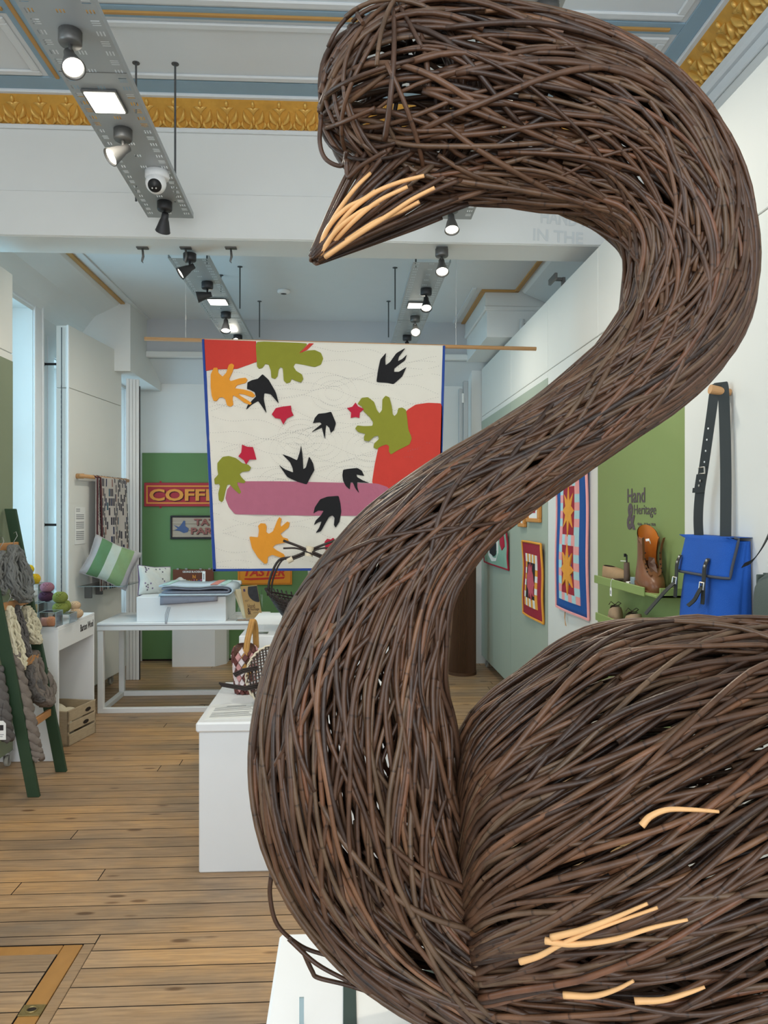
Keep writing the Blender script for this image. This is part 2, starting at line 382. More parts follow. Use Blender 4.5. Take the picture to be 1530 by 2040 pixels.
# gilded frieze: a sloping cove with acanthus leaves, along the beam and along the right wall
def leaf_mesh():
    mb = MB()
    for sg in (-1, 1):
        for k, (u0, v0, a, ln, wd, hh) in enumerate([(.036, -.012, 28, .085, .018, .030), (.018, .018, 50, .055, .013, .024), (.055, -.05, 12, .05, .013, .022), (.026, -.055, -18, .055, .014, .026)]):
            an = math.radians(90-a*sg); ca, sa = math.cos(an), math.sin(an); n = 7; vs = []; fs = []
            for i in range(n):
                t = i/(n-1); w = wd*math.sin(math.pi*min(1, .12+t*.9))**.8; bend = .016*math.sin(math.pi*t)*sg*(1 if k % 2 else -1); l = (t-.5)*ln
                cx = u0*sg+ca*l-sa*bend*.8; cy = v0+sa*l+ca*bend*.8
                for q, z in ((-1, .0), (-.5, .7), (0, 1.0 if k != 1 else .45), (.5, .75), (1, .0)):
                    vs.append((cx-sa*w*q, cy+ca*w*q, hh*z*(.5+.5*math.sin(math.pi*t))))
            for i in range(n-1):
                for j in range(4): fs.append((i*5+j, i*5+j+1, (i+1)*5+j+1, (i+1)*5+j))
            mb.add(vs, fs)
    mb.ell((0, .055, .004), .011, .02, .012, 8, 6); mb.ell((0, -.03, .003), .009, .03, .012, 8, 6)
    me = bpy.data.meshes.new('acanthus_leaf'); me.from_pydata(mb.v, [], mb.f); me.polygons.foreach_set('use_smooth', [True]*len(mb.f)); me.materials.append(mat('gilded_leaf', S(224, 178, 92), .36, .3, var=.2, vs=30)); return me
LEAF = leaf_mesh()
def frieze(name, poly, run, n, o0, du, v):
    f = structure(name, MB().prism(poly, run), GOLD)
    du = Vector(du); u = du.normalized(); v = Vector(v).normalized(); nn = u.cross(v)
    for i in range(n):
        o = bpy.data.objects.new('acanthus_leaf', LEAF); COL.objects.link(o); o.parent = f
        o.matrix_local = Matrix.Translation(Vector(o0)+du*i) @ Matrix((u, v, nn)).transposed().to_4x4()
a0, a1 = (D1, 3.868), (4.50, 4.002)
frieze('trim_12', [(XL, a0[0], a0[1]), (XL, a1[0], a1[1]), (XL, D1, a1[1])], (XR-XL, 0, 0), 28, (XL+.08, (a0[0]+a1[0])/2, (a0[1]+a1[1])/2), (.1525, 0, 0), (0, a1[0]-a0[0], a1[1]-a0[1]))
b0, b1 = (XR-.015, 3.868), (1.795, 4.002)
frieze('trim_13', [(b0[0], -2.5, b0[1]), (XR, -2.5, b1[1]), (b1[0], -2.5, b1[1])], (0, 7.05, 0), 40, ((b0[0]+b1[0])/2, 4.42, (b0[1]+b1[1])/2), (0, -.1525, 0), (b1[0]-b0[0], 0, b1[1]-b0[1]))
structure('trim_14', MB().box(XL, XR, 4.475, 4.53, 3.998, zc, .005), CEIL)
structure('trim_15', MB().box(1.77, 1.815, -2.5, 4.475, 3.998, zc, .005), CEIL)
structure('trim_16', MB().box(XR-.05, XR, -2.5, D1, 3.80, 3.868, .015).box(XR-.02, XR, -2.5, D1, 3.74, 3.80, .006), CEIL)
structure('trim_17', MB().box(XL, XR, D1-.02, D1, 3.842, 3.868, .006), CEIL)
# far room: ceiling, coves, ochre lines, bulkhead, corner pier, alcove
structure('ceiling', MB().box(XL-.35, XR+.2, D2, DB+.13, ZF, ZF+.12), CEIL)
structure('trim_18', MB().prism([(XL, D2, 3.18), (XL, D2, ZF), (-2.07, D2, ZF), (-2.10, D2, 3.50), (-2.30, D2, 3.40), (-2.40, D2, 3.27)], (0, DB-D2, 0)), WHITE)
strip('trim_19', GOLDL, -2.07, -2.03, D2, DB, ZF-.016, ZF)
strip('trim_20', CEIL, -1.99, -1.95, D2, DB, ZF-.012, ZF)
structure('trim_21', MB().prism([(XR, D2, 3.18), (XR, D2, ZF), (1.53, D2, ZF), (1.56, D2, 3.50), (1.76, D2, 3.42), (1.88, D2, 3.27)], (0, 6.62-D2, 0)), WHITE)
strip('trim_22', GOLDL, 1.47, 1.51, D2, 6.62, ZF-.016, ZF)
strip('trim_23', GOLDL, 1.18, 1.51, 6.60, 6.64, ZF-.016, ZF)
strip('trim_24', GOLDL, 1.18, 1.22, 6.64, DB, ZF-.016, ZF)
strip('trim_25', CEIL, 1.09, 1.13, 6.55, DB, ZF-.012, ZF)
structure('trim_26', MB().box(1.235, XR, 6.66, DB, 3.13, ZF).box(1.21, XR, 6.635, DB, 3.36, 3.40, .008).box(1.22, XR, 6.645, DB, 3.40, ZF), WHITE)
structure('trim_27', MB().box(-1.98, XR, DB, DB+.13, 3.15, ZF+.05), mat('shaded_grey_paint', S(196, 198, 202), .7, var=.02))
structure('trim_28', MB().box(-1.98, 1.24, DB-.05, DB, 3.14, 3.20, .006), WHITE)
structure('trim_29', MB().box(XL-.1, -1.98, 7.19, DW-.01, 2.90, ZF+.05), WHITE)
structure('ceiling', MB().prism([(XL-.3, DB+.1, 3.15), (XL-.3, DW, 2.98), (XL-.3, DW, 3.3), (XL-.3, DB+.1, 3.3)], (XR-XL+.4, 0, 0)), CEIL)
structure('wall_right', MB().box(1.33, XR, 8.05, DW, 0, 3.2), WHITE)
structure('baseboard_left', MB().box(-2.30, -2.275, 7.25, DW, 0, .17, .006), PLINTH)
structure('baseboard_left', MB().box(XL, XL+.022, 2.6, 4.5, 0, .17, .006), PLINTH)
structure('baseboard_right', MB().box(XR-.022, XR, -2.5, 8.0, 0, .17, .006), PLINTH)
structure('baseboard_back', MB().box(-.40, 1.33, DW-.022, DW, 0, .15, .006), PLINTH)
# ================================================================ WILLOW SWAN
def bark():
    m = bpy.data.materials.new('willow_bark'); m.use_nodes = True; nt = m.node_tree; N = nt.nodes; L = nt.links; b = N['Principled BSDF']
    t = N.new('ShaderNodeAttribute'); t.attribute_name = 'tone'; a = N.new('ShaderNodeAttribute'); a.attribute_name = 'along'
    r = N.new('ShaderNodeValToRGB'); e = r.color_ramp.elements
    e[0].position = 0; e[0].color = S(42, 30, 24)+(1,); e[1].position = 1; e[1].color = S(132, 100, 72)+(1,)
    for p, c in ((.3, S(72, 50, 37)), (.55, S(96, 67, 48)), (.75, S(100, 79, 60)), (.86, S(112, 72, 50))): q = e.new(p); q.color = c+(1,)
    L.new(t.outputs['Fac'], r.inputs[0])
    # leaf scars: narrow dark rings at each node of the rod
    ma = N.new('ShaderNodeMath'); ma.operation = 'MULTIPLY_ADD'; ma.inputs[1].default_value = 9.0; L.new(a.outputs['Fac'], ma.inputs[0])
    mb = N.new('ShaderNodeMath'); mb.operation = 'MULTIPLY'; mb.inputs[1].default_value = 17.0; L.new(t.outputs['Fac'], mb.inputs[0]); L.new(mb.outputs[0], ma.inputs[2])
    fr = N.new('ShaderNodeMath'); fr.operation = 'FRACT'; L.new(ma.outputs[0], fr.inputs[0])
    rr = N.new('ShaderNodeValToRGB'); e = rr.color_ramp.elements; e[0].position = 0; e[0].color = (.3, .28, .26, 1); e[1].position = .045; e[1].color = (1, 1, 1, 1)
    L.new(fr.outputs[0], rr.inputs[0])
    ge = N.new('ShaderNodeNewGeometry'); n = N.new('ShaderNodeTexNoise'); n.inputs['Scale'].default_value = 26; n.inputs['Detail'].default_value = 5; L.new(ge.outputs['Position'], n.inputs['Vector'])
    rn = N.new('ShaderNodeValToRGB'); e = rn.color_ramp.elements; e[0].position = .3; e[0].color = (.56, .54, .52, 1); e[1].position = .7; e[1].color = (1.08, 1.05, 1.02, 1); L.new(n.outputs['Fac'], rn.inputs[0])
    def mul(x, y):
        k = N.new('ShaderNodeMix'); k.data_type = 'RGBA'; k.blend_type = 'MULTIPLY'; k.inputs['Factor'].default_value = 1; L.new(x, k.inputs['A']); L.new(y, k.inputs['B']); return k.outputs['Result']
    L.new(mul(mul(r.outputs[0], rr.outputs[0]), rn.outputs[0]), b.inputs['Base Color'])
    b.inputs['Roughness'].default_value = .42; b.inputs['Specular IOR Level'].default_value = .4
    n2 = N.new('ShaderNodeTexNoise'); n2.inputs['Scale'].default_value = 220; L.new(ge.outputs['Position'], n2.inputs['Vector'])
    bp = N.new('ShaderNodeBump'); bp.inputs['Strength'].default_value = .3; bp.inputs['Distance'].default_value = .001; L.new(n2.outputs['Fac'], bp.inputs['Height']); L.new(bp.outputs[0], b.inputs['Normal'])
    return m
BARK = bark()
PEEL = mat('peeled_willow', S(222, 170, 114), .45, var=.16, vs=30)
SY = 1.30                                        # distance of the swan's middle plane
SWP = at(765, 2040, SY); ZP = .697               # plinth top it sits on
swan = thing('willow_swan', (at(1300, 2000, SY).x, SY, ZP), 'large woven dark willow swan with curved neck and pale willow streaks on its beak', 'sculpture')
SW0 = np.array(swan.location)
def catmull(A, per=40):
    A = np.array(A, float); P = np.vstack([2*A[0]-A[1], A, 2*A[-1]-A[-2]]); out = []
    for i in range(1, len(P)-2):
        t = np.linspace(0, 1, per, endpoint=False)[:, None]; p0, p1, p2, p3 = P[i-1:i+3]
        out.append(.5*((2*p1)+(p2-p0)*t+(2*p0-5*p1+4*p2-p3)*t*t+(3*p1-p0-3*p2+p3)*t**3))
    out.append(A[-1:]); return np.vstack(out)
class Form:
    """a bent tapering form that rods are laid along: nodes (photo x, y, half width, half depth factor)"""
    def __init__(s, nodes, Y=SY, vertical=False, k=.985):
        D = catmull([[*at(a, b, Y), h*Y/1530*k, h*Y/1530*k*f] for a, b, h, f in nodes])
        s.C = D[:, :3]; s.RN = np.maximum(D[:, 3], .002); s.RB = np.maximum(D[:, 4], .002)
        d = np.linalg.norm(np.diff(s.C, axis=0), axis=1); s.s = np.concatenate([[0], np.cumsum(d)]); s.L = s.s[-1]
        T = np.gradient(s.C, axis=0); T /= np.linalg.norm(T, axis=1)[:, None]
        s.N = np.tile([0., 0, 1.], (len(T), 1)) if vertical else np.cross([0., 1., 0.], T)
        s.N /= np.linalg.norm(s.N, axis=1)[:, None]
    def pt(s, ss, ph, rho):
        f = lambda A: np.stack([np.interp(ss, s.s, A[:, i]) for i in range(3)], 1)
        rn = np.interp(ss, s.s, s.RN)*rho; rb = np.interp(ss, s.s, s.RB)*rho
        return f(s.C)+f(s.N)*(rn*np.cos(ph))[:, None]+np.array([[0., -1., 0.]])*(rb*np.sin(ph))[:, None]
def rod_geo(P, r0, r1, k=7):
    """one rod: a tapering tube along the points P"""
    P = np.asarray(P, float); n = len(P); T = np.gradient(P, axis=0); T /= np.linalg.norm(T, axis=1)[:, None]+1e-9
    ref = np.cross(T[:-1], T[1:]).sum(0)
    if np.linalg.norm(ref) < .12: ref = np.eye(3)[np.argmin(np.abs(T.mean(0)))]
    A = np.cross(T, ref); A /= np.linalg.norm(A, axis=1)[:, None]+1e-9; B = np.cross(T, A)
    an = np.arange(k)*2*np.pi/k; rr = np.linspace(r0, r1, n)[:, None, None]
    V = P[:, None, :]+rr*(A[:, None, :]*np.cos(an)[None, :, None]+B[:, None, :]*np.sin(an)[None, :, None])
    al = np.concatenate([[0], np.cumsum(np.linalg.norm(np.diff(P, axis=0), axis=1))])
    i = np.arange(n-1)[:, None]*k; j = np.arange(k)[None, :]; j2 = (j+1) % k
    F = np.stack([i+j, i+j2, i+k+j2, i+k+j], -1).reshape(-1, 4)
    return V.reshape(-1, 3), F, np.repeat(al, k), n, k
def rods_obj(name, rods, m, parent, label=None, kind=None):
    """rods: (points, radius, tip radius, tone); all of them in one mesh"""
    VV, FF, AL, TO, CP, base = [], [], [], [], [], 0
    for P, r0, r1, tone in rods:
        V, F, al, n, k = rod_geo(P, r0, r1); VV.append(V); FF.append(F+base); AL.append(al); TO.append(np.full(len(V), tone))
        CP += [list(range(base+k-1, base-1, -1)), list(range(base+(n-1)*k, base+n*k))]; base += len(V)
    V = np.vstack(VV)-np.array(wloc(parent)); F = np.vstack(FF); nq = len(F)
    me = bpy.data.meshes.new(name); me.vertices.add(len(V)); me.vertices.foreach_set('co', V.astype(np.float32).ravel())
    lt = np.concatenate([np.full(nq, 4), np.array([len(c) for c in CP])]); ls = np.concatenate([[0], np.cumsum(lt)[:-1]])
    me.loops.add(int(lt.sum())); me.loops.foreach_set('vertex_index', np.concatenate([F.ravel(), np.concatenate(CP)]).astype(np.int32))
    me.polygons.add(len(lt)); me.polygons.foreach_set('loop_start', ls.astype(np.int32)); me.polygons.foreach_set('loop_total', lt.astype(np.int32))
    me.polygons.foreach_set('use_smooth', np.concatenate([np.ones(nq, bool), np.zeros(len(CP), bool)]))
    for nm, A in (('tone', TO), ('along', AL)):
        at_ = me.attributes.new(nm, 'FLOAT', 'POINT'); at_.data.foreach_set('value', np.concatenate(A).astype(np.float32))
    me.update(calc_edges=True); me.materials.append(m)
    o = bpy.data.objects.new(name, me); COL.objects.link(o); o.parent = parent
    if label: o['label'] = label
    if kind: o['kind'] = kind
    return o
def weave(form, n, Lr, s0, s1, rho, twist, wob, rad=(.0040, .0054), drift=0.0, j0=.12, j1=.2, ph=None):
    """n rods laid along a form between s0 and s1. Returns (points, r0, r1, tone, prominence)"""
    out = []
    for _ in range(n):
        ln = NP.uniform(*Lr); c = NP.uniform(s0-.25*ln, s1+.25*ln); a, b = max(s0+NP.uniform(0, j0), c-ln/2), min(s1-NP.uniform(0, j1), c+ln/2)
        if b-a < .12: continue
        ss = np.linspace(a, b, max(10, int((b-a)/.021))); p0 = NP.uniform(0, 2*np.pi) if ph is None else NP.uniform(*ph)
        R = np.interp((a+b)/2, form.s, (form.RN+form.RB)/2)
        k = NP.normal(0, twist)/max(R, .06)
        x = ss-ss.mean(); q = NP.uniform(0, 6.28, 3); lam = NP.uniform(.22, .5)
        php = p0+k*x+wob/max(R, .06)*(1.6*np.sin(x/(lam*1.8)*6.28+q[0])+.18*np.sin(x/lam*12+q[1]))
        if drift: php = php-drift*np.sign(np.sin(p0))*x
        r = NP.uniform(*rho) if NP.random() < .75 else rho[1]
        rr = r+.016*np.sin(x/NP.uniform(.35, .7)*6.28+q[2])
        # ends tuck in under their neighbours
        e = np.minimum(np.arange(len(ss)), np.arange(len(ss))[::-1])/6.0; rr = rr-.05*np.clip(1-e, 0, 1)
        P = form.pt(ss, php, rr)
        r0 = NP.uniform(*rad); tp = NP.uniform(.55, .95)
        if NP.random() < .5: P = P[::-1]
        out.append((P, r0, r0*tp, NP.beta(2, 2.2), float(np.mean(np.sin(php))*.6+r)))
    return out
def lay(part, rods, n_pick):
    """the most prominent rods become parts of their own; the rest stay joined in the part's weave"""
    order = sorted(range(len(rods)), key=lambda i: -rods[i][4]); pick = set(order[:n_pick])
    p = rods_obj(part, [r[:4] for i, r in enumerate(rods) if i not in pick], BARK, swan, kind='stuff')
    for i in order[:n_pick]: rods_obj('willow_rod', [rods[i][:4]], BARK, p)
    return p
# neck, from under the breast up and over to the crown
neck_nodes = [(1500, 1985, 85, 3.0), (1330, 1975, 95, 2.7), (1150, 1955, 108, 2.2), (990, 1905, 138, 1.55), (870, 1835, 170, 1.15), (775, 1735, 192, .95), (722, 1610, 205, .88), (707, 1470, 203, .86), (711, 1350, 182, .86), (743, 1240, 159, .88), (785, 1150, 136, .9), (838, 1080, 117, .95),
              (918, 1004, 101, 1.0), (1010, 940, 93, 1.0), (1112, 870, 88, 1.0), (1205, 800, 92, 1.0), (1280, 738, 103, 1.0), (1338, 670, 115, .96), (1368, 595, 124, .94), (1374, 510, 127, .92), (1350, 415, 137, .9), (1285, 325, 155, .88), (1190, 262, 172, .86), (1065, 225, 185, .84), (930, 206, 192, .82), (850, 200, 184, .82), (790, 203, 168, .83)]
NK = Form(neck_nodes)
neck = weave(NK, 1080, (.45, .95), 0, NK.L, (.84, 1.0), .19, .005, j1=.28)
neck += weave(NK, 190, (.4, .9), .45, NK.L, (1.0, 1.035), .24, .006, j1=.3)
neck = [(P, a, b, t, z+(.0 if P[:, 0].mean() < .75 else -.1)) for P, a, b, t, z in neck]
lay('neck', neck, 140)
# head: rods run on from the neck and close over the forehead, looser loops go round the front
HD = Form([(1130, 240, 180, .84), (1030, 218, 187, .83), (930, 205, 194, .82), (850, 198, 188, .82), (770, 200, 163, .82), (705, 215, 118, .85), (655, 235, 50, .9), (640, 242, 6, 1)])
head = weave(HD, 170, (.3, .6), 0, HD.L, (.86, 1.0), .22, .008, j0=.2, j1=.06)
hc = np.array(at(800, 195, SY)); ha = np.array([.140, .128, .152])
for i in range(74):                               # loops round the brow
    ax = NP.normal(0, 1, 3)*np.array([.55, 1, .45]); ax /= np.linalg.norm(ax); e = np.cross(ax, [.3, .2, 1.0]); e /= np.linalg.norm(e); g = np.cross(ax, e)
    off = NP.normal(0, .28); t0 = NP.uniform(0, 6.28); t = np.linspace(t0, t0+NP.uniform(1.7, 3.4), 26); rho = NP.uniform(.86, 1.02)
    Q = (e[None]*np.cos(t)[:, None]+g[None]*np.sin(t)[:, None])*math.sqrt(max(.1, 1-min(.85, abs(off))**2))+ax[None]*min(.85, max(-.85, off))
    Q = Q+.03*np.sin(t*2.3+i)[:, None]*NP.normal(0, 1, 3)[None]
    P = hc+Q*ha*rho
    ok = P[:, 0] < hc[0]+NP.uniform(-.02, .22); k0 = int(np.argmax(ok)); k1 = k0+int(np.argmin(np.append(ok[k0:], False))); P = P[k0:k1]
    if len(P) > 8: head.append((P, NP.uniform(.0038, .0052), .0034, NP.beta(2, 2.6), float(rho-.3*np.mean(P[:, 1]-SY)/.1)))
lay('head', head, 60)
# beak: rods gathered from the cheeks to a tied tip, pale peeled rods along its side
tip = np.array(at(622, 519, SY-.005))
def beakrod(wf, sd, sc=1.0, end=1.0):
    """wf 0 (brow side) .. 1 (chin side); sd -1..1 across the beak's depth"""
    u = np.linspace(0, end, 28)[:, None]; L_ = lambda p, q: (p[0]+(q[0]-p[0])*wf, p[1]+(q[1]-p[1])*wf)
    m = .5+(wf-.5)*sc; wf = m
    base = np.array(at(*L_((735, 250), (1030, 372)), SY)); mid = np.array(at(*L_((664, 412), (772, 468)), SY)); t_ = tip+np.array([.010*(wf-.5), 0, -.012*(wf-.5)])
    P = (1-u)**2*base+2*u*(1-u)*mid+u*u*t_
    return P+np.array([0, -1., 0])*sd*(.085*(1-u)**.85+.010)*(.5+.5*np.minimum(1, u/.4))*math.sqrt(max(.08, 1-(2*wf-1)**2))
bk = []
for i in range(78):
    wf = NP.uniform(0, 1); sd = NP.choice([-1, 1])*NP.uniform(.75, 1.0); P = beakrod(wf, sd, NP.uniform(.9, 1.0), NP.uniform(.95, 1.0))
    P = P+.006*np.sin(np.linspace(0, NP.uniform(2, 5), len(P))+NP.uniform(0, 6))[:, None]*NP.normal(0, 1, 3)*np.linspace(1, 0, len(P))[:, None]
    bk.append((P[NP.integers(0, 11):], .0044, .0032, NP.beta(2, 3), float(sd)))
order = sorted(range(len(bk)), key=lambda i: -bk[i][4])
beak = rods_obj('beak', [bk[i][:4] for i in order[14:]], BARK, swan, kind='stuff')
for i in order[:14]: rods_obj('willow_rod', [bk[i][:4]], BARK, beak)
def px(pts, Y): return [np.array(at(x, y, Y+dz)) for x, y, dz in pts]
def smooth(P, per=8): return catmull(P, per)
for pts in ([(636, 490, .005), (668, 430, -.03), (705, 378, -.055), (738, 345, -.05)], [(640, 500, .0), (690, 430, -.045), (740, 388, -.075), (790, 365, -.09), (845, 350, -.105)], [(650, 498, .0), (700, 445, -.05), (752, 402, -.08), (812, 372, -.095)],
            [(638, 508, -.005), (668, 462, -.035), (712, 425, -.06), (755, 404, -.072)], [(648, 512, -.008), (712, 468, -.05), (772, 430, -.08), (820, 398, -.1), (866, 374, -.115)], [(690, 480, -.03), (745, 444, -.066), (800, 420, -.085), (835, 402, -.1)],
            [(632, 505, .0), (655, 452, -.03), (690, 415, -.05), (722, 398, -.065), (748, 380, -.078)]):
    rods_obj('peeled_rod', [(smooth(px(pts, SY-.012)), .0046, .0030, .5)], PEEL, beak, label='pale peeled willow rod along the beak')
rods_obj('binding', [(np.array([tip+np.array([.012*math.cos(a)*.6+.004, .012*math.sin(a), .012*math.cos(a)*.5+.005+a*.0003]) for a in np.linspace(0, 18, 70)]), .0022, .0022, .8)], BARK, beak, label='willow band tied round the beak tip')
# body: rods fan out of the hollow at the breast and run back along the flank
body_nodes = [(896, 1830, 12, 1), (901, 1808, 130, .8), (909, 1775, 255, .72), (930, 1742, 305, .74), (978, 1716, 332, .78), (1080, 1690, 378, .82), (1200, 1672, 426, .82), (1350, 1655, 432, .82), (1530, 1645, 428, .82), (1720, 1630, 395, .82), (1900, 1600, 310, .82), (2030, 1565, 190, .8), (2110, 1540, 20, .8)]
BD = Form(body_nodes, SY-.01, True, .965)
body = weave(BD, 860, (.45, 1.0), 0, BD.L, (.86, 1.0), .15, .006, (.0042, .0058), drift=1.0, j0=.03, j1=.05)
body += weave(BD, 210, (.4, .9), .03, BD.L, (1.0, 1.03), .22, .006, (.0042, .0058), drift=1.25, j0=.1)
body = [(P, a, b, t, z-max(0, P[:, 0].mean()-.62)*2.5) for P, a, b, t, z in body]
bo = lay('body', body, 84)
def surf(pts):                                   # photo points dropped on the body's near flank
    out = []
    for x, y in pts:
        i = int(np.argmin(np.abs(BD.C[:, 0]-at(x, y, SY-.3).x))); dz = (at(x, y, SY-.2).z-BD.C[i, 2])/BD.RN[i]
        out.append(np.array(at(x, y, SY-.034-BD.RB[i]*math.sqrt(max(.05, 1-min(.97, dz*dz))))))
    return catmull(out, 8)
for pts in ([(1278, 1645), (1296, 1626), (1330, 1613), (1380, 1613), (1432, 1617)], [(1098, 1868), (1160, 1852), (1225, 1828), (1290, 1800)], [(1086, 1874), (1140, 1881), (1220, 1872), (1300, 1848), (1370, 1832)], [(1036, 1916), (1075, 1904), (1120, 1880), (1190, 1850), (1310, 1808)],
            [(1122, 1982), (1180, 1984), (1225, 1972), (1262, 1954)], [(1264, 1994), (1320, 1992), (1370, 1978), (1404, 1966)]):
    rods_obj('peeled_rod', [(surf(pts), .0050, .0022, .5)], PEEL, bo, label='pale peeled willow rod woven into the flank')
# a few sprung rods that stand off the breast and forehead
for pts, q in (([(541, 1740, 0), (538, 1785, 0), (553, 1843, 0), (600, 1885, 0), (655, 1905, 0)], 0), ([(603, 1893, 0), (622, 1935, 0), (634, 1948, 0), (690, 1962, 0), (745, 1980, 0)], 0), ([(575, 1870, -.02), (630, 1920, -.03), (700, 1958, -.04)], 0),
               ([(640, 230, -.02), (637, 285, -.02), (650, 318, -.02), (682, 330, -.03), (690, 300, -.05)], 1), ([(735, 60, -.03), (697, 52, -.03), (700, 80, -.05), (690, 120, -.06)], 1), ([(690, 318, -.05), (694, 352, -.05), (720, 330, -.07), (770, 300, -.1)], 1)):
    rods_obj('willow_rod', [(catmull(px(pts, SY), 6), .0042, .0034, .35)], BARK, bo if q == 0 else swan.children[1])
# ================================================================ PLINTHS AND WHAT STANDS ON THEM
PXL = at(527, 2040, .895*1530/1020).x
t = thing('plinth', (.75, 1.15, 0), 'white plinth with wide flat top under the willow swan', 'plinth')
MB().box(PXL, 1.32, .45, 1.655, ZP-.045, ZP, .006).build('top', PLINTH, t)
MB().box(PXL+.03, 1.29, .48, 1.625, 0, ZP-.045, .004).build('body', PLINTH, t)
t = thing('framed_board', (.5, 1.0, ZP), 'shallow dark green frame around a white board lying flat under the swan', 'frame')
DKG = mat('dark_green_frame', S(40, 62, 58), .4, var=.06)
fx0, fx1, fy0, fy1 = -.004, 1.1, .55, 1.50
MB().box(fx0, fx0+.024, fy0, fy1, ZP, ZP+.006, .001).box(fx1-.024, fx1, fy0, fy1, ZP, ZP+.006, .001).box(fx0+.024, fx1-.024, fy0, fy0+.06, ZP, ZP+.006, .001).box(fx0+.024, fx1-.024, fy1-.024, fy1, ZP, ZP+.006, .001).build('frame', DKG, t)
MB().box(fx0+.024, fx1-.024, fy0+.06, fy1-.024, ZP, ZP+.003).build('board', PAPER, t)
t = thing('label_holder', (-.075, 1.33, ZP), 'small clear acrylic label holder on the swan plinth', 'holder')
MB().obox((-.078, 1.345, ZP), (.006, 0, 0), (0, -.012, .062), (0, .003, 0)).obox((-.098, 1.30, ZP), (.035, 0, 0), (0, .045, 0), (0, 0, .003)).build('holder', ACRYL, t)
MB().box(-.0795, -.0715, 1.331, 1.3345, ZP+.003, ZP+.064).build('edge', ACRE, t)
def plinth(x0, x1, y0, y1, z, label, lip=.045, ov=.012):
    t = thing('plinth', ((x0+x1)/2, (y0+y1)/2, 0), label, 'plinth', 'white plinths')
    if lip: MB().box(x0, x1, y0, y1, z-lip, z, .008).build('top', PLINTH, t)
    MB().box(x0+ov, x1-ov, y0+ov, y1-ov, 0, z-lip, .006).build('body', PLINTH, t)
    return t
plinth(-.66, .36, 3.425, 4.24, .67, 'low white plinth with overhanging top, holding the printed sheet and round tray')
plinth(-.585, .36, 4.26, 5.22, .92, 'taller white plinth behind, holding the dark hooped basket', 0, 0)
t = thing('text_sheet', (-.525, 3.56, .67), 'printed white information sheet lying on the low plinth', 'sheet')
MB().obox((-.63, 3.47, .6702), (.235, .03, 0), (-.012, .27, 0), (0, 0, .0012)).build('paper', PAPER, t)
mb = MB().obox((-.565, 3.695, .6715), (.09, .011, 0), (0, .010, 0), (0, 0, .0004))
for k in range(10):
    if k == 4: continue
    yk = 3.68-k*.018; mb.obox((-.615, yk-.01, .6715), (.18+.012*math.sin(k*5), .024, 0), (0, .006, 0), (0, 0, .0004))
mb.build('printed_lines', PRINT, t, kind='stuff')
# hooped black willow basket
BWIL = mat('black_willow', S(46, 36, 32), .45, var=.2, vs=40); CREAM = mat('cream_binding', S(222, 208, 182), .7, var=.06)
BY, bx, bz = 4.48, at(616, 1200, 4.48).x, .92
t = thing('hooped_basket', (bx, BY, bz), 'shallow black willow basket with tall crossed hoop handle bound in cream', 'basket')
px1 = BY/1530
rim_z = 1.6-(1196-1020)*px1
mb = MB(); nr = 16; RX, RYb = .238, .19
for k in range(1, nr+1):
    f = k/nr; z = bz+.008+(rim_z-bz-.008)*f**1.8; mb.tube([(bx+RX*(.25+.75*f)*math.cos(a), BY+RYb*(.25+.75*f)*math.sin(a), z+.05*(math.cos(a)**2)*f) for a in [q*math.pi/20 for q in range(40)]], .0065, 5, closed=True)
mb.build('bowl', BWIL, t, True, kind='stuff')
mb = MB()
for q in range(46):
    a = q*2*math.pi/46; P = [(bx+RX*(.1+.9*f)*math.cos(a)*1.02, BY+RYb*(.1+.9*f)*math.sin(a)*1.02, bz+.004+(rim_z-bz)*f**1.8+.05*(math.cos(a)**2)*f) for f in (0, .25, .5, .75, 1.0, 1.06)]
    mb.tube(P, .005, 5)
mb.build('ribs', BWIL, t, True, kind='stuff')
hz = 1.6-(1097-1020)*px1
for sg, q in ((-1, 0), (1, 0), (-1, 1), (1, 1)):
    i = .018*q; dz = .0
    P = [(bx+sg*(RX-i), BY, rim_z+.03), (bx+sg*(RX-.012-i), BY, rim_z+.13), (bx+sg*(.175-i), BY, rim_z+.235), (bx+sg*.09, BY-.006*q, hz-.035-.012*q), (bx, BY-.01*sg-.01*q, hz+.002-.012*q), (bx-sg*.07, BY, hz+.03-.016*q), (bx-sg*.15, BY, hz+.06-.045*q)]
    MB().tube(catmull(P, 5), .0075 if q == 0 else .0055, 7).build('hoop_rod', BWIL, t, True)
MB().cyl((bx-.004, BY, hz-.03), (bx+.004, BY, hz+.025), .024, n=12).build('binding', CREAM, t)
for sg in (-1, 1): MB().cyl((bx+sg*.095, BY, hz-.045), (bx+sg*.125, BY, hz-.06), .017, n=10).build('binding', CREAM, t)
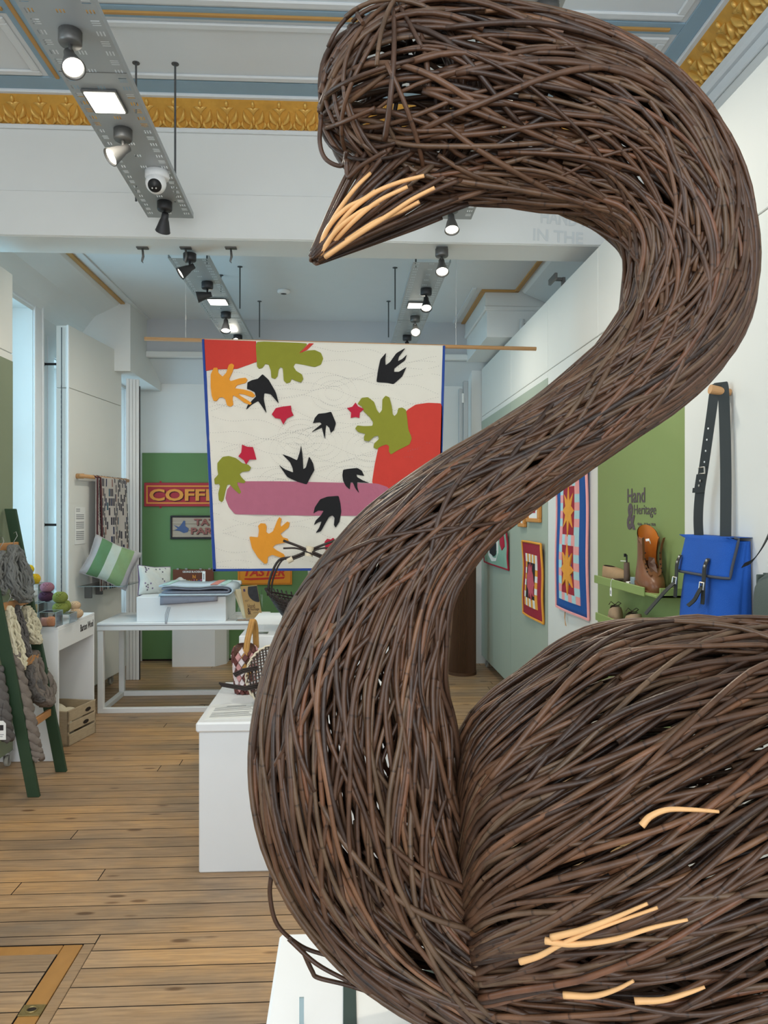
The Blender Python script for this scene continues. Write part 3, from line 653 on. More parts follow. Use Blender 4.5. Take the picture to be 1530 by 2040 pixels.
# round wicker tray with a cream plaited rim, leaning toward the room
TY, tx, tz = 3.76, at(553, 1350, 3.76).x, at(553, 1350, 3.76).z
t = thing('wicker_tray', (tx, TY, .667), 'round dark wicker tray with cream plaited rim and stick handles on the low plinth', 'basket')
Rt = .150; u = Vector((.97, .12, .10)).normalized(); w = Vector((.05, .38, .92)); w = (w-u*w.dot(u)).normalized(); nn = u.cross(w); c0 = Vector((tx, TY, tz+.012))
def dish(a, b): return c0+u*a+w*b+nn*(.09*(1-(a*a+b*b)/(Rt*Rt)))
mb = MB()
for k in range(-11, 12):
    a = k*.0148; h = math.sqrt(max(0, Rt*Rt-a*a)); mb.tube([dish(a, h*q/6) for q in range(-6, 7)], .0042, 5)
mb.build('ribs', BWIL, t, True, kind='stuff')
mb = MB()
for k in range(-10, 11):
    b = k*.016; h = math.sqrt(max(0, Rt*Rt-b*b)); n = 40; mb.tube([dish(h*(2*q/n-1), b)+nn*.004*(1 if (q+k) % 2 else -1) for q in range(n+1)], .0028, 4)
mb.build('weave', mat('brown_willow', S(96, 68, 52), .5, var=.2, vs=40), t, True, kind='stuff')
for ph in (0, math.pi):
    MB().tube([c0+(u*math.cos(a)+w*math.sin(a))*(Rt+.004*math.sin(a*16+ph))+nn*(.005*math.cos(a*16+ph)) for a in [q*2*math.pi/130 for q in range(130)]], .005, 5, closed=True).build('plaited_rim', CREAM, t, True)
for b, ln, dz in ((.03, .05, 0), (-.055, .12, -.01)):
    for q in range(3): MB().tube([dish(-.09, b+.008*q), c0-u*(Rt+.01)+w*(b+.008*q)+nn*.03, c0-u*(Rt+ln+.004*q)+w*(b*.4+.007*q)+nn*.05], .0045, 5).build('stick', BWIL, t, True)
# plaited bag basket with tan handle
cy, cx = 3.98, at(488, 1340, 3.98).x; cz = .67
t = thing('plaited_basket', (cx, cy, cz), 'small plaited basket in pink, white, plum and tan strips with a tall tan handle', 'basket')
PL = [mat('plait_'+n, c, .6, var=.15, vs=50) for n, c in (('plum', S(104, 58, 54)), ('pink', S(206, 150, 148)), ('white', S(226, 214, 214)), ('tan', S(186, 138, 74)), ('brown', S(84, 52, 38)))]
prof = [(.050, 0), (.056, .03), (.058, .08), (.062, .13), (.068, .17), (.070, .20), (.062, .235), (.045, .25)]
pr = lambda h: float(np.interp(h, [p[1] for p in prof], [p[0] for p in prof]))
MB().lathe([(0, .002)]+[(r-.006, h+.002) for r, h in prof]+[(.035, .22), (.045, .03)], (cx, cy, cz), n=20).build('liner', PL[4], t, True)
for r in range(9):
    for k in range(11):
        a0 = (k+(r % 2)*.5)*2*math.pi/11; h0 = r*.0265+.008; mb = MB(); vs = []
        for (da, dh, o) in ((-.27, 0, 0), (0, -.024, 0), (.27, 0, 0), (0, .024, 0), (-.2, 0, .005), (0, -.018, .005), (.2, 0, .005), (0, .018, .005)):
            h = min(.25, max(0, h0+dh)); q = pr(h)+o-.003; vs.append((cx+q*math.cos(a0+da), cy+q*math.sin(a0+da), cz+h))
        mb.add(vs, [(4, 5, 6, 7), (0, 1, 5, 4), (1, 2, 6, 5), (2, 3, 7, 6), (3, 0, 4, 7)])
        mb.build('woven_strip', PL[R_.choice([0, 1, 2, 4, 3] if r > 3 else [0, 1, 1, 2, 0])], t)
for sg in (0, .012):
    P = [at(483, 1312, cy-.06), at(488, 1296, cy-.055), at(491, 1275, cy-.05), at(497, 1250, cy-.04), at(501, 1236, cy-.03), at(506, 1250, cy+.02), at(508, 1290, cy+.05)]
    MB().tube([Vector(p)+Vector((sg, 0, 0)) for p in catmull(P, 5)], .010, 7).build('handle', PL[3], t, True)
t = thing('label_holder', tuple(at(515, 1258, 4.33)), 'clear acrylic label holder on the taller plinth', 'holder')
q = at(515, 1262, 4.31); MB().obox((q.x-.04, 4.31, .92), (.07, 0, 0), (0, .02, .05), (0, .003, 0))  .obox((q.x-.05, 4.31, .92), (.10, 0, 0), (0, .07, 0), (0, 0, .003)).build('holder', ACRYL, t)
MB().obox((q.x-.05, 4.305, .9235), (.05, 0, 0), (0, .025, 0), (0, 0, .001)).build('card', PRINT, t)

# ================================================================ HANGING QUILT
QY = 4.83
QC = mat('cream_quilt_cotton', S(226, 222, 212), .85, var=.03, vs=3, bump=.5, bs=26)
def qmat(n, c): return mat(n, c, .85, var=.06, vs=20, bump=.45, bs=40)
QRED, QGRN, QORG, QBLK, QSTAR, QPNK, QBLU = qmat('quilt_red', S(202, 62, 52)), qmat('quilt_green', S(138, 140, 46)), qmat('quilt_orange', S(228, 152, 48)), qmat('quilt_black', S(24, 24, 28)), qmat('quilt_crimson', S(186, 32, 60)), qmat('quilt_pink', S(178, 104, 128)), qmat('quilt_blue', S(42, 72, 150))
def cq(x, y, dY=0.0): return at(380+x/2.8333, 640+y/2.8333, QY+dY)
TL, TR, BR, BL = (62, 100), (1437, 137), (1404, 1403), (125, 1412)
quilt = thing('hanging_quilt', tuple(cq(750, 1410)), 'cream appliqué quilt with leaves, swallows and stars hanging from a wooden pole', 'quilt')
def qp(u, v):
    a = (TL[0]+(TR[0]-TL[0])*u, TL[1]+(TR[1]-TL[1])*u); b = (BL[0]+(BR[0]-BL[0])*u, BL[1]+(BR[1]-BL[1])*u)
    return (a[0]+(b[0]-a[0])*v, a[1]+(b[1]-a[1])*v)
def wave(u, v): return .004*math.sin(u*17+v*5)*math.sin(v*11-u*4)+.0025*math.sin(u*60+3*math.sin(v*13))*math.sin(v*47)
MB().grid(lambda u, v: cq(*qp(u, v), wave(u, v)), 90, 84, back=(0, .012, 0)).build('cloth', QC, quilt, True)
def qpoly(name, pts, m, d=.0075, round_=True):
    P = [np.array(p, float) for p in pts]
    if round_:
        Q = []; n = len(P)
        for i in range(n):                      # gentle corner cutting keeps the scissor-cut outline
            a, b, c = P[i-1], P[i], P[(i+1) % n]; Q += [b+(a-b)*.16, b+(a-b)*.03+(c-b)*.03, b+(c-b)*.16]
        P = Q
    A = [cq(p[0], p[1], -d) for p in P]
    MB().prism(A, (0, d+.001, 0)).build(name, m, quilt)
    return A
stitches = MB()
def run_stitch(pts, d=-.0058, r=.0016, gap=.011):
    pts = [Vector(p) for p in pts]; acc = 0
    for a, b in zip(pts[:-1], pts[1:]):
        L = (b-a).length; s = (gap-acc) % gap
        while s < L:
            p = a.lerp(b, s/L); dr = (b-a).normalized()*.0028; stitches.obox(p-dr+Vector((0, 0, -.0006)), dr*2, (0, -.0012, 0), (0, 0, .0013)); s += gap
        acc = (acc+L) % gap
qpoly('patch', [(75, 102), (368, 112), (372, 228), (330, 245), (260, 268), (180, 270), (120, 272), (84, 280)], QRED, .006, False)
qpoly('leaf', [(366, 112), (664, 124), (612, 180), (660, 165), (700, 162), (735, 178), (748, 210), (735, 245), (700, 258), (650, 248), (590, 238), (580, 255), (595, 280), (628, 300), (635, 325), (622, 345), (590, 335), (570, 325), (560, 345), (540, 350), (525, 335), (522, 300), (520, 265), (505, 258), (495, 275), (490, 310), (475, 325), (455, 318), (452, 280), (440, 245), (420, 240), (405, 262), (385, 268), (374, 255)], QGRN)
qpoly('patch', [(668, 124), (694, 125), (655, 162), (612, 181)], QRED, .009, False)
qpoly('patch', [(1222, 500), (1270, 470), (1340, 460), (1423, 464), (1408, 1010), (1150, 985), (1100, 930), (1022, 915), (1040, 800), (1062, 700)], QRED, .006)
qpoly('leaf', [(942, 465), (965, 432), (1000, 428), (1035, 455), (1050, 500), (1065, 520), (1080, 500), (1082, 440), (1100, 420), (1122, 430), (1135, 480), (1140, 525), (1150, 535), (1165, 520), (1172, 490), (1195, 487), (1215, 500), (1222, 550), (1228, 610), (1248, 660), (1235, 695), (1205, 710), (1165, 730), (1130, 752), (1118, 735), (1120, 705), (1105, 695), (1075, 705), (1050, 722), (1032, 712), (1035, 690), (1062, 665), (1058, 645), (1035, 650), (1005, 678), (978, 672), (978, 650), (985, 635), (945, 625), (928, 605), (940, 588), (980, 592), (1025, 590), (1030, 570), (1010, 540), (978, 510), (965, 480)], QGRN, .009)
qpoly('patch', [(310, 903), (500, 903), (800, 910), (1050, 915), (1110, 935), (1140, 970), (1120, 1050), (1080, 1098), (700, 1098), (400, 1092), (250, 1090), (215, 1050), (195, 1000), (205, 950), (225, 925), (270, 910)], QPNK, .0062)
qpoly('leaf', [(150, 800), (180, 765), (215, 760), (255, 772), (290, 800), (325, 810), (340, 825), (330, 845), (290, 850), (275, 862), (285, 880), (310, 905), (300, 915), (262, 908), (265, 925), (285, 965), (275, 975), (245, 950), (220, 920), (205, 925), (195, 960), (185, 1010), (175, 1022), (158, 1010), (155, 970), (165, 930), (158, 918), (135, 920), (132, 890), (155, 865), (150, 835)], QGRN, .009)
birds = [[(405, 298), (440, 330), (480, 400), (497, 465), (450, 410), (415, 405), (412, 440), (428, 520), (395, 470), (380, 450), (345, 470), (312, 498), (320, 475), (352, 440), (368, 425), (360, 400), (330, 385), (317, 382), (320, 345), (345, 332), (378, 325)],
 [(1212, 150), (1175, 200), (1170, 225), (1195, 212), (1220, 188), (1210, 220), (1150, 265), (1148, 285), (1175, 285), (1218, 258), (1195, 310), (1145, 355), (1110, 348), (1048, 342), (1058, 270), (1070, 215), (1103, 177), (1098, 215), (1100, 248), (1125, 230), (1160, 180)],
 [(793, 510), (820, 575), (808, 615), (790, 630), (782, 600), (765, 585), (760, 620), (758, 665), (745, 620), (740, 600), (705, 615), (682, 625), (712, 600), (738, 580), (730, 570), (700, 572), (690, 575), (700, 545), (720, 522), (760, 518)],
 [(623, 700), (632, 770), (635, 835), (650, 825), (668, 762), (690, 800), (698, 840), (675, 880), (655, 921), (600, 905), (545, 880), (497, 810), (530, 835), (578, 853), (575, 830), (560, 795), (515, 750), (560, 765), (600, 785), (615, 740)],
 [(860, 838), (895, 832), (940, 828), (965, 842), (980, 873), (950, 868), (935, 865), (940, 880), (975, 900), (1008, 912), (960, 910), (940, 908), (940, 935), (950, 970), (930, 945), (915, 910), (902, 910), (898, 950), (875, 930), (860, 900), (856, 868)],
 [(835, 985), (845, 1030), (850, 1075), (840, 1130), (818, 1165), (808, 1150), (812, 1110), (800, 1095), (780, 1105), (760, 1140), (735, 1185), (705, 1195), (725, 1165), (738, 1130), (720, 1135), (695, 1150), (705, 1125), (735, 1095), (750, 1070), (720, 1068), (692, 1085), (700, 1050), (730, 1005), (770, 990)]]
for b in birds: qpoly('bird', b, QBLK, .0095)
for o in ([(112, 300), (130, 262), (150, 262), (155, 290), (180, 312), (200, 290), (215, 245), (232, 238), (245, 248), (235, 285), (215, 325), (225, 338), (275, 322), (310, 318), (320, 330), (310, 348), (260, 360), (248, 378), (300, 385), (345, 398), (365, 420), (350, 430), (300, 412), (270, 408), (280, 420), (320, 445), (345, 462), (335, 472), (300, 458), (255, 425), (238, 418), (235, 440), (240, 470), (225, 482), (205, 475), (195, 440), (180, 428), (160, 430), (145, 450), (128, 448), (118, 420), (112, 370)],
 [(330, 1215), (380, 1220), (385, 1180), (380, 1155), (395, 1140), (420, 1142), (428, 1160), (425, 1190), (440, 1200), (465, 1185), (490, 1120), (500, 1105), (512, 1115), (505, 1150), (510, 1160), (545, 1130), (558, 1138), (552, 1165), (505, 1200), (520, 1220), (548, 1228), (553, 1245), (480, 1260), (462, 1275), (480, 1290), (525, 1315), (532, 1330), (510, 1335), (460, 1318), (435, 1330), (432, 1365), (418, 1370), (380, 1335), (345, 1280)]): qpoly('leaf', o, QORG, .011)
for s in ([(565, 476), (568, 505), (580, 530), (560, 540), (542, 548), (522, 582), (505, 550), (475, 545), (457, 525), (480, 490), (515, 482)], [(930, 458), (945, 480), (978, 495), (955, 515), (952, 545), (930, 540), (903, 545), (905, 515), (882, 490), (912, 482)],
 [(290, 696), (318, 708), (350, 710), (358, 735), (370, 780), (330, 780), (312, 808), (300, 785), (268, 762), (285, 740)], [(770, 1228), (790, 1232), (805, 1222), (815, 1240), (830, 1262), (815, 1275), (800, 1308), (788, 1285), (760, 1290), (758, 1268), (755, 1245)]): qpoly('star', s, QSTAR, .0115, False)
for (a, b) in ((TL, BL), (BL, BR), (TR, BR)):
    d = 5 if a != BL else 0; A = [cq(*a, -.006), cq(*b, -.006)]
    if a == TL: w_ = Vector((.018, 0, 0)); e = .0
    elif a == TR: w_ = Vector((-.016, 0, 0))
    else: w_ = Vector((0, 0, .015))
    MB().obox(A[0], A[1]-A[0], w_, (0, .022, 0), .002).build('binding', QBLU, quilt)
# running stitches in wandering lines across the cream ground
def free(x, y): return 85 < x < 1410 and 108 < y < 1400
for k in range(26):
    x0 = 90+R_.random()*40; y0 = 170+k*48+R_.random()*20; pts = []
    for i in range(90):
        x = x0+i*15; yv = y0+34*math.sin(x*.006+k*1.3)+18*math.sin(x*.017+k*2.1)
        if free(x, yv): pts.append(cq(x, yv, wave((x-62)/1375, (yv-100)/1300)-.001))
    run_stitch(pts, gap=.016)
for k in range(7):
    cxk, cyk = 500+R_.random()*700, 250+R_.random()*850
    for rr in (40, 70, 100):
        pts = [cq(cxk+rr*1.3*math.cos(a), cyk+rr*math.sin(a), wave((cxk+rr*1.3*math.cos(a)-62)/1375, (cyk+rr*math.sin(a)-100)/1300)-.001) for a in [q*math.pi/16 for q in range(33)] if free(cxk+rr*1.3*math.cos(a), cyk+rr*math.sin(a))]
        if len(pts) > 4: run_stitch(pts, gap=.014)
stitches.build('stitching', mat('stitch_thread', S(126, 124, 130), .8), quilt, kind='stuff')
p0, p1 = at(288, 675, QY+.02), at(1068, 695, QY+.02)
pole = thing('quilt_pole', tuple((p0+p1)/2), 'long round wooden pole carrying the appliqué quilt', 'pole')
MB().cyl(p0, p1, .0125, n=16).build('dowel', PINE, pole, True)
WIRE = mat('steel_wire', S(170, 172, 172), .35, .8)
for x in (368, 905):
    a = p0.lerp(p1, (x-288)/780.0); MB().cyl(a, (a.x, a.y, 3.205), .0013, n=5).cyl((a.x, a.y, a.z+.12), (a.x, a.y, a.z+.15), .004, n=6).build('wire', WIRE, pole)
for x in (284, 370, 460, 880):
    h = on(x, 493, 3.215); t = thing('ceiling_hook', tuple(h), {284: 'grey beam clip left of the quilt wire, holding nothing', 370: 'grey beam clip above the left end of the quilt', 460: 'grey beam clip near the left cable tray, with a dark strap', 880: 'grey beam clip above the right end of the quilt'}[x], 'hook', 'clips under the beam')
    MB().box(h.x-.035, h.x+.035, h.y-.02, h.y+.02, 3.207, 3.215, .002).build('plate', GREYM, t)
    MB().tube([(h.x, h.y, 3.207), (h.x+.004, h.y, 3.16), (h.x-.004, h.y, 3.13), (h.x+.004, h.y, 3.12)], [.006, .008, .006, .002], 6).build('clip', GREYM, t, True)

# ================================================================ CABLE TRAYS, LAMPS, CAMERA
def rect_holes(mb, x0, x1, y0, y1, z, holes):
    xs = sorted({x0, x1}|{h[0] for h in holes}|{h[1] for h in holes}); ys = sorted({y0, y1}|{h[2] for h in holes}|{h[3] for h in holes})
    for a, b in zip(xs[:-1], xs[1:]):
        for c, d in zip(ys[:-1], ys[1:]):
            m, n = (a+b)/2, (c+d)/2
            if any(h[0] < m < h[1] and h[2] < n < h[3] for h in holes): continue
            mb.add([(a, c, z), (b, c, z), (b, d, z), (a, d, z)], [(3, 2, 1, 0)])
def tray(x0, x1, y0, y1, z, label, sl=0.0, rods=(), zt=ZC):
    t = thing('cable_tray', ((x0+x1)/2, (y0+y1)/2, z), label, 'cable tray', 'perforated steel trays')
    mb = MB(); w = .052; p = .058; y = y0; k = 0
    while y < y1-1e-6:
        e = min(y1, y+p)
        for (a, b) in ((x0, x0+w), (x1-w, x1)):
            H_ = []
            if e-y > p*.9:
                if k % 2: H_ = [(a+.011, a+.041, y+.014+q*.012, y+.019+q*.012) for q in range(3)]
                else: H_ = [(a+.012+q*.0115, a+.017+q*.0115, y+.016, y+.042) for q in range(3)]
            rect_holes(mb, a, b, y, e, z, H_)
        H_ = [((x0+x1)/2-.012+q*.0115, (x0+x1)/2-.007+q*.0115, y+.016, y+.04) for q in range(3)] if k % 2 == 0 and e-y > p*.9 else []
        rect_holes(mb, x0+w, x1-w, y, e, z, H_); y = e; k += 1
    mb.box(x0-.002, x0, y0, y1, z, z+.03).box(x1, x1+.002, y0, y1, z, z+.03).box(x0, x1, y1, y1+.002, z, z+.012)
    if sl: mb.v = [(q[0]+sl*(q[1]-y1), q[1], q[2]) for q in mb.v]
    mb.build('tray', STEEL, t)
    ym = y0+(y1-y0)*.55; d = sl*(ym-y1); MB().box(x0+d, x1+d, ym, ym+.003, z-.0012, z).build('joint_cover', GREYM, t)
    for (x, y) in rods:
        MB().cyl((x, y, z-.001), (x, y, zt), .0055, n=8).lathe([(0, 0), (.02, 0), (.02, .004), (0, .004)], (x, y, zt-.004), n=10).build('hanger_rod', ROD, t)
    return t
ZT, ZB = EYE+1.675, EYE+1.60
def rodat(px_, ptop, z): q = on(px_, ptop, z); return (q.x, q.y)
FL = on(295, 433, ZT); tray(FL.x, FL.x+.254, 1.2, FL.y, ZT, 'perforated steel tray nearest on the left, carrying a white dome camera', -.022, [rodat(271, 125, ZC), rodat(349, 127, ZC), (-.80, 2.35)])
FR = on(938, 437, ZT); tray(FR.x-.238, FR.x, 1.2, FR.y, ZT, 'perforated steel tray nearest on the right, passing above the swan', .0, [(FR.x-.2, 3.0), (FR.x-.03, 3.0)])
tray(-1.115, -.865, 4.90, 7.6, ZB, 'perforated steel tray beyond the beam, above the left side of the quilt', 0, [rodat(440, 548, ZF), rodat(478, 531, ZF), rodat(517, 600, ZF), (-.89, 5.0)], ZF)
tray(.435, .675, 4.90, 7.6, ZB, 'perforated steel tray beyond the beam, above the right end of the quilt', 0, [rodat(774, 600, ZF), rodat(787, 533, ZF), (.46, 5.0)], ZF)
def spot(px_, py_, H_, d, label, lit=True, dark=False, power=6, head=None):
    z = EYE+H_; b = on(px_, py_, z); m = DARKM if dark else GREYM
    t = thing('spotlight', (b.x, b.y, z), label, 'spotlight', 'spotlights on the trays')
    MB().lathe([(0, 0), (.040, 0), (.040, -.040), (.036, -.046), (0, -.046)], (b.x, b.y, z-.002), n=20).build('base', m, t, True)
    d = Vector(d).normalized(); j = Vector((b.x, b.y, z-.046)); a = j+Vector((0, 0, -.045)); tail = a-d*.03
    MB().cyl(j, a, .007, n=8).cyl(a-Vector((.012, 0, 0)), a+Vector((.012, 0, 0)), .01, n=8).build('swivel', m, t, True)
    h = MB().lathe([(0, 0), (.018, 0), (.020, .03), (.025, .042), (.039, .098), (.041, .102), (.037, .102), (.034, .092)], tail, d, n=22).build('lamp_head', m, t, True)
    MB().lathe([(0, .0), (.034, .0), (.0345, .002)], tail+d*.0905, d, n=22).build('lens', LAMP if lit else mat('dark_lens', S(40, 40, 42), .2), h)
    if lit:
        l = bpy.data.lights.new('spot_beam', 'SPOT'); l.energy = power; l.spot_size = 1.0; l.spot_blend = .6; l.color = (1, .9, .74); l.shadow_soft_size = .04
        lo = bpy.data.objects.new('spot_beam', l); COL.objects.link(lo); lo.location = tail+d*.115; lo.rotation_euler = d.to_track_quat('-Z', 'Y').to_euler()
    return t
HF, HB = 1.675, 1.60
spot(140, 62, HF, (.34, -.50, -.85), 'lit grey spotlight at the near end of the front left tray', power=60)
spot(245, 258, HF, (-.62, -.42, -.62), 'lit spotlight tilted left, between the bright panel and dome camera', power=9)
spot(328, 402, HF, (-.28, .62, -.72), 'unlit dark spotlight at the far end of the front left tray', False, True)
spot(899, 405, HF, (.0, -.38, -.92), 'lit bulb shaped spotlight at the far end of the front right tray', power=9)
spot(1090, 8, HF, (-.10, -.55, -.85), 'grey spotlight near the top edge above the swan', power=75)
spot(378, 505, HB, (-.75, -.25, -.55), 'lit spotlight under the beam at the near end of the far left tray', dark=True, power=9)
spot(413, 562, HB, (-.95, -.12, -.25), 'dark spotlight aimed level to the left beside the far left bright panel', dark=True, power=9)
spot(450, 622, HB, (.03, -.35, -.92), 'dark spotlight aimed straight down above the quilt on the left', dark=True, power=9)
spot(474, 668, HB, (-.25, -.75, .3), 'spotlight tipped upward just above the top edge of the quilt', dark=True, power=4)
spot(880, 496, HB, (-.02, -.5, -.85), 'lit spotlight tucked under the beam on the far right tray', power=9)
spot(849, 575, HB, (-.03, -.5, -.85), 'lit spotlight beside the glaring panel on the far right tray', dark=True, power=9)
spot(827, 630, HB, (.0, -.62, -.7), 'glowing spotlight below the glaring panel on the far right tray', power=9)
spot(811, 668, HB, (.1, .6, -.7), 'dark lamp base at the far right tray, just above the quilt edge', dark=True, power=9)
def flood(px_, py_, H_, w, l, rz, label, power):
    z = EYE+H_; b = on(px_, py_, z)
    t = thing('led_floodlight', (b.x, b.y, z), label, 'floodlight', 'LED floodlights on the trays')
    MB().box(b.x-w/2-.01, b.x+w/2+.01, b.y-l/2-.01, b.y+l/2+.01, z-.012, z-.002, .002).build('housing', GREYM, t)
    MB().box(b.x-w/2, b.x+w/2, b.y-l/2, b.y+l/2, z-.015, z-.012).build('light_panel', LED, t)
    o = area('flood_beam', (b.x, b.y, z-.04), (0, 0, 0), w, l, power, (1, .93, .8))
flood(209, 199, HF, .12, .15, 0, 'glaring LED floodlight between two spotlights on the front left tray', 17)
flood(985, 213, HF, .12, .15, 0, 'LED floodlight glinting through the willow of the swan head', 17)
flood(434, 599, HB, .13, .14, 0, 'glaring LED floodlight on the far left tray', 17)
flood(829, 606, HB, .12, .13, 0, 'glaring LED floodlight on the far right tray', 17)
z = EYE+HF; b = on(313, 342, z)
t = thing('dome_camera', (b.x, b.y, z), 'white dome security camera hanging under the front left tray', 'camera'); CAMW = mat('white_camera_shell', S(236, 236, 236), .35, var=.01)
MB().lathe([(0, 0), (.058, 0), (.058, -.03), (.054, -.036), (0, -.036)], (b.x, b.y, z-.001), n=24).build('base', CAMW, t, True)
c = Vector((b.x-.003, b.y-.012, z-.062)); MB().ell(c, .050, .050, .052, 24, 16).build('ball', CAMW, t, True)
dd = Vector((.05, -.80, -.62)).normalized(); q = MB().lathe([(.033, .040), (.031, .047), (.0, .054)], c, dd, n=22).build('lens_window', BLACK, t, True)
for s in (-.009, .009): MB().lathe([(0, .055), (.003, .054), (.004, .050)], c+Vector((s, -.004, -.012)), dd, n=8).build('infrared_lamp', mat('pale_led', S(200, 196, 190), .3), q)
b = on(565, 578, ZF)
t = thing('smoke_detector', (b.x, b.y, ZF), 'small white smoke detector on the far ceiling between the trays', 'detector')
MB().lathe([(0, 0), (.055, 0), (.055, -.018), (.045, -.03), (.03, -.032), (0, -.032)], (b.x, b.y, ZF-.001), n=20).build('body', CAMW, t, True)
MB().lathe([(.0, -.034), (.026, -.033), (.03, -.03)], (b.x, b.y, ZF), n=16).build('grille', BLACK, t, True)
# shadow of window words on the beam, painted as flat grey letters
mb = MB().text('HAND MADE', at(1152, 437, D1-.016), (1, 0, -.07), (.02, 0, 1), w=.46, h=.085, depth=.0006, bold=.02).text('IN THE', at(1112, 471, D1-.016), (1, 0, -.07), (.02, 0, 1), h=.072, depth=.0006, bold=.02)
solo('wall_lettering', mb, mat('painted_word_shadow', S(212, 216, 216), .7), 'faint grey painted shadow of capitals reading HAND MADE IN THE on the beam', 'lettering')
# ================================================================ DISPLAY PANELS
CASTM = mat('caster_metal', S(170, 170, 166), .35, .6); RUB = mat('grey_rubber', S(176, 174, 164), .6)
def caster(t, x, y, z):
    c = MB().box(x-.03, x+.03, y-.03, y+.03, z-.006, z, .001).obox((x-.022, y-.006, z-.075), (.004, 0, 0), (0, .03, .0), (0, 0, .07)).obox((x+.018, y-.006, z-.075), (.004, 0, 0), (0, .03, .0), (0, 0, .07)).build('caster', CASTM, t)
    MB().lathe([(0, -.011), (.032, -.011), (.035, -.007), (.035, .007), (.032, .011), (0, .011)], (x, y+.012, z-.065), (1, 0, 0), n=20).build('wheel', RUB, c)
    MB().cyl((x-.025, y+.012, z-.065), (x+.025, y+.012, z-.065), .006, n=8).build('axle', CASTM, c)
def panel(p0, p1, th, side, label, paint=None, z0=.10, z1=3.10, seam=2.60, cast=(.12, .88)):
    """a tall display wall from p0 to p1 (floor plan); side = +1/-1: to which side in X its show face looks"""
    a = Vector((p0[0], p0[1], 0)); u = Vector((p1[0]-p0[0], p1[1]-p0[1], 0)); n = Vector((u.y, -u.x, 0)).normalized()*th*(-side)
    t = thing('display_screen', tuple(a+u*.5), label, 'display panel', 'tall display panels on casters')
    Z = Vector((0, 0, 1))
    MB().obox(a+Z*z0, u, n, Z*(seam-z0-.004), .003).build('board', PANELW, t); MB().obox(a+Z*seam, u, n, Z*(z1-seam), .003).build('board', PANELW, t)
    if paint: MB().obox(a+Z*z0-n.normalized()*.0015, u, n.normalized()*.002, Z*(2.55-z0)).build('painted_face', paint, t)
    for f in cast: q = a+u*f+n*.5; caster(t, q.x, q.y, z0)
    return t
panel((-2.10, 4.0), (-2.10, 4.965), .045, 1, 'white panel with grey-green lower face behind the ladder of wool', SAGEG, cast=(.1, .97))
lp = panel((-2.215, 6.29), (-2.108, 7.355), .108, 1, 'white panel with slotted edge, carrying the patterned throw')
mb = MB().box(-2.275, -2.269, 6.276, 6.281, .12, 3.08)
for k in range(62): mb.box(-2.276, -2.268, 6.2745, 6.2765, .15+k*.04, .175+k*.04)
mb.build('slotted_strip', mat('strip_shadow', S(70, 74, 80), .6), lp, kind='stuff')
MB().box(-2.232, -2.214, 6.272, 6.286, .1, 3.1, .003).build('edge_bead', PLINTH, lp)
for z in (2.80, 1.496): MB().cyl((XL, 6.36, z), (-2.31, 6.36, z), .010, n=8).cyl((XL+.001, 6.36, z), (XL+.012, 6.36, z), .018, n=10).build('stand_off_rod', BLACK, lp)
t = thing('folding_screen', (-2.02, 7.48, 0), 'narrow white folded screen standing between the left window and the green board', 'screen')
for k in range(4): MB().box(-2.085+k*.031, -2.057+k*.031, 7.42, 7.455, .0, 2.87-.002*k, .004).build('folded_leaf', PLINTH, t)
MB().box(-1.963, -1.957, 7.43, 7.45, 0, 2.8).build('edge_seal', BLACK, t)
panel((1.385, 1.5), (1.385, 3.075), .045, -1, 'white panel nearest on the right, carrying the blue satchel')
panel((1.43, 3.08), (1.43, 4.285), .06, -1, 'olive green panel with boot shelves and dark vinyl lettering', OLIVE)
panel((1.43, 4.29), (1.43, 5.36), .06, -1, 'white panel carrying the long blue star quilt')
panel((1.43, 5.365), (1.43, 6.58), .06, -1, 'sage panel carrying the red sun quilt', SAGE)
panel((1.43, 6.585), (1.43, 8.0), .06, -1, 'far sage panel carrying the mint green quilt', SAGE)
for y, l in ((5.05, 'grey metal bracket standing on the white star quilt panel'), (3.06, 'grey metal bracket on top of the olive panel, just right of the neck')):
    t = thing('panel_bracket', (1.45, y, 3.10), l, 'bracket', 'brackets on the panel tops')
    MB().box(1.44, 1.46, y-.02, y+.02, 3.10, 3.16, .002).build('stem', GREYM, t); MB().box(1.37, 1.39, y-.08, y+.08, 3.13, 3.17, .003).box(1.385, 1.445, y-.012, y+.012, 3.14, 3.16, .002).build('plate', GREYM, t)
t = thing('pipe_bracket', (1.52, 6.55, 3.10), 'white pipe with clamped arms rising behind the sage panels', 'pipe')
MB().cyl((1.52, 6.55, 0), (1.52, 6.55, 3.26), .022, n=12).build('pipe', PLINTH, t, True)
MB().cyl((1.52, 6.55, 3.21), (1.9, 6.35, 3.24), .012, n=8).cyl((1.56, 6.5, 3.17), (1.9, 6.33, 3.27), .010, n=8).box(1.56, 1.6, 6.50, 6.55, 3.19, 3.24, .004).build('clamp_arm', CASTM, t)
t = thing('metal_upright', (1.24, 8.0, 0), 'pair of grey metal uprights before the back corner pier', 'upright')
MB().box(1.185, 1.220, 7.98, 8.03, 0, 2.89, .004).build('post', STEEL, t); MB().box(1.232, 1.285, 7.98, 8.03, 0, 2.97, .004).build('post', STEEL, t)
MB().box(1.216, 1.238, 7.965, 7.98, 2.74, 2.84, .003).build('catch', PAPER, t)
t = thing('fluted_column', (1.155, 7.555, 0), 'dark brown fluted cardboard column standing by the far sage panel', 'column')
n = 132; CARD = mat('brown_corrugated_card', S(84, 58, 38), .7, var=.1)
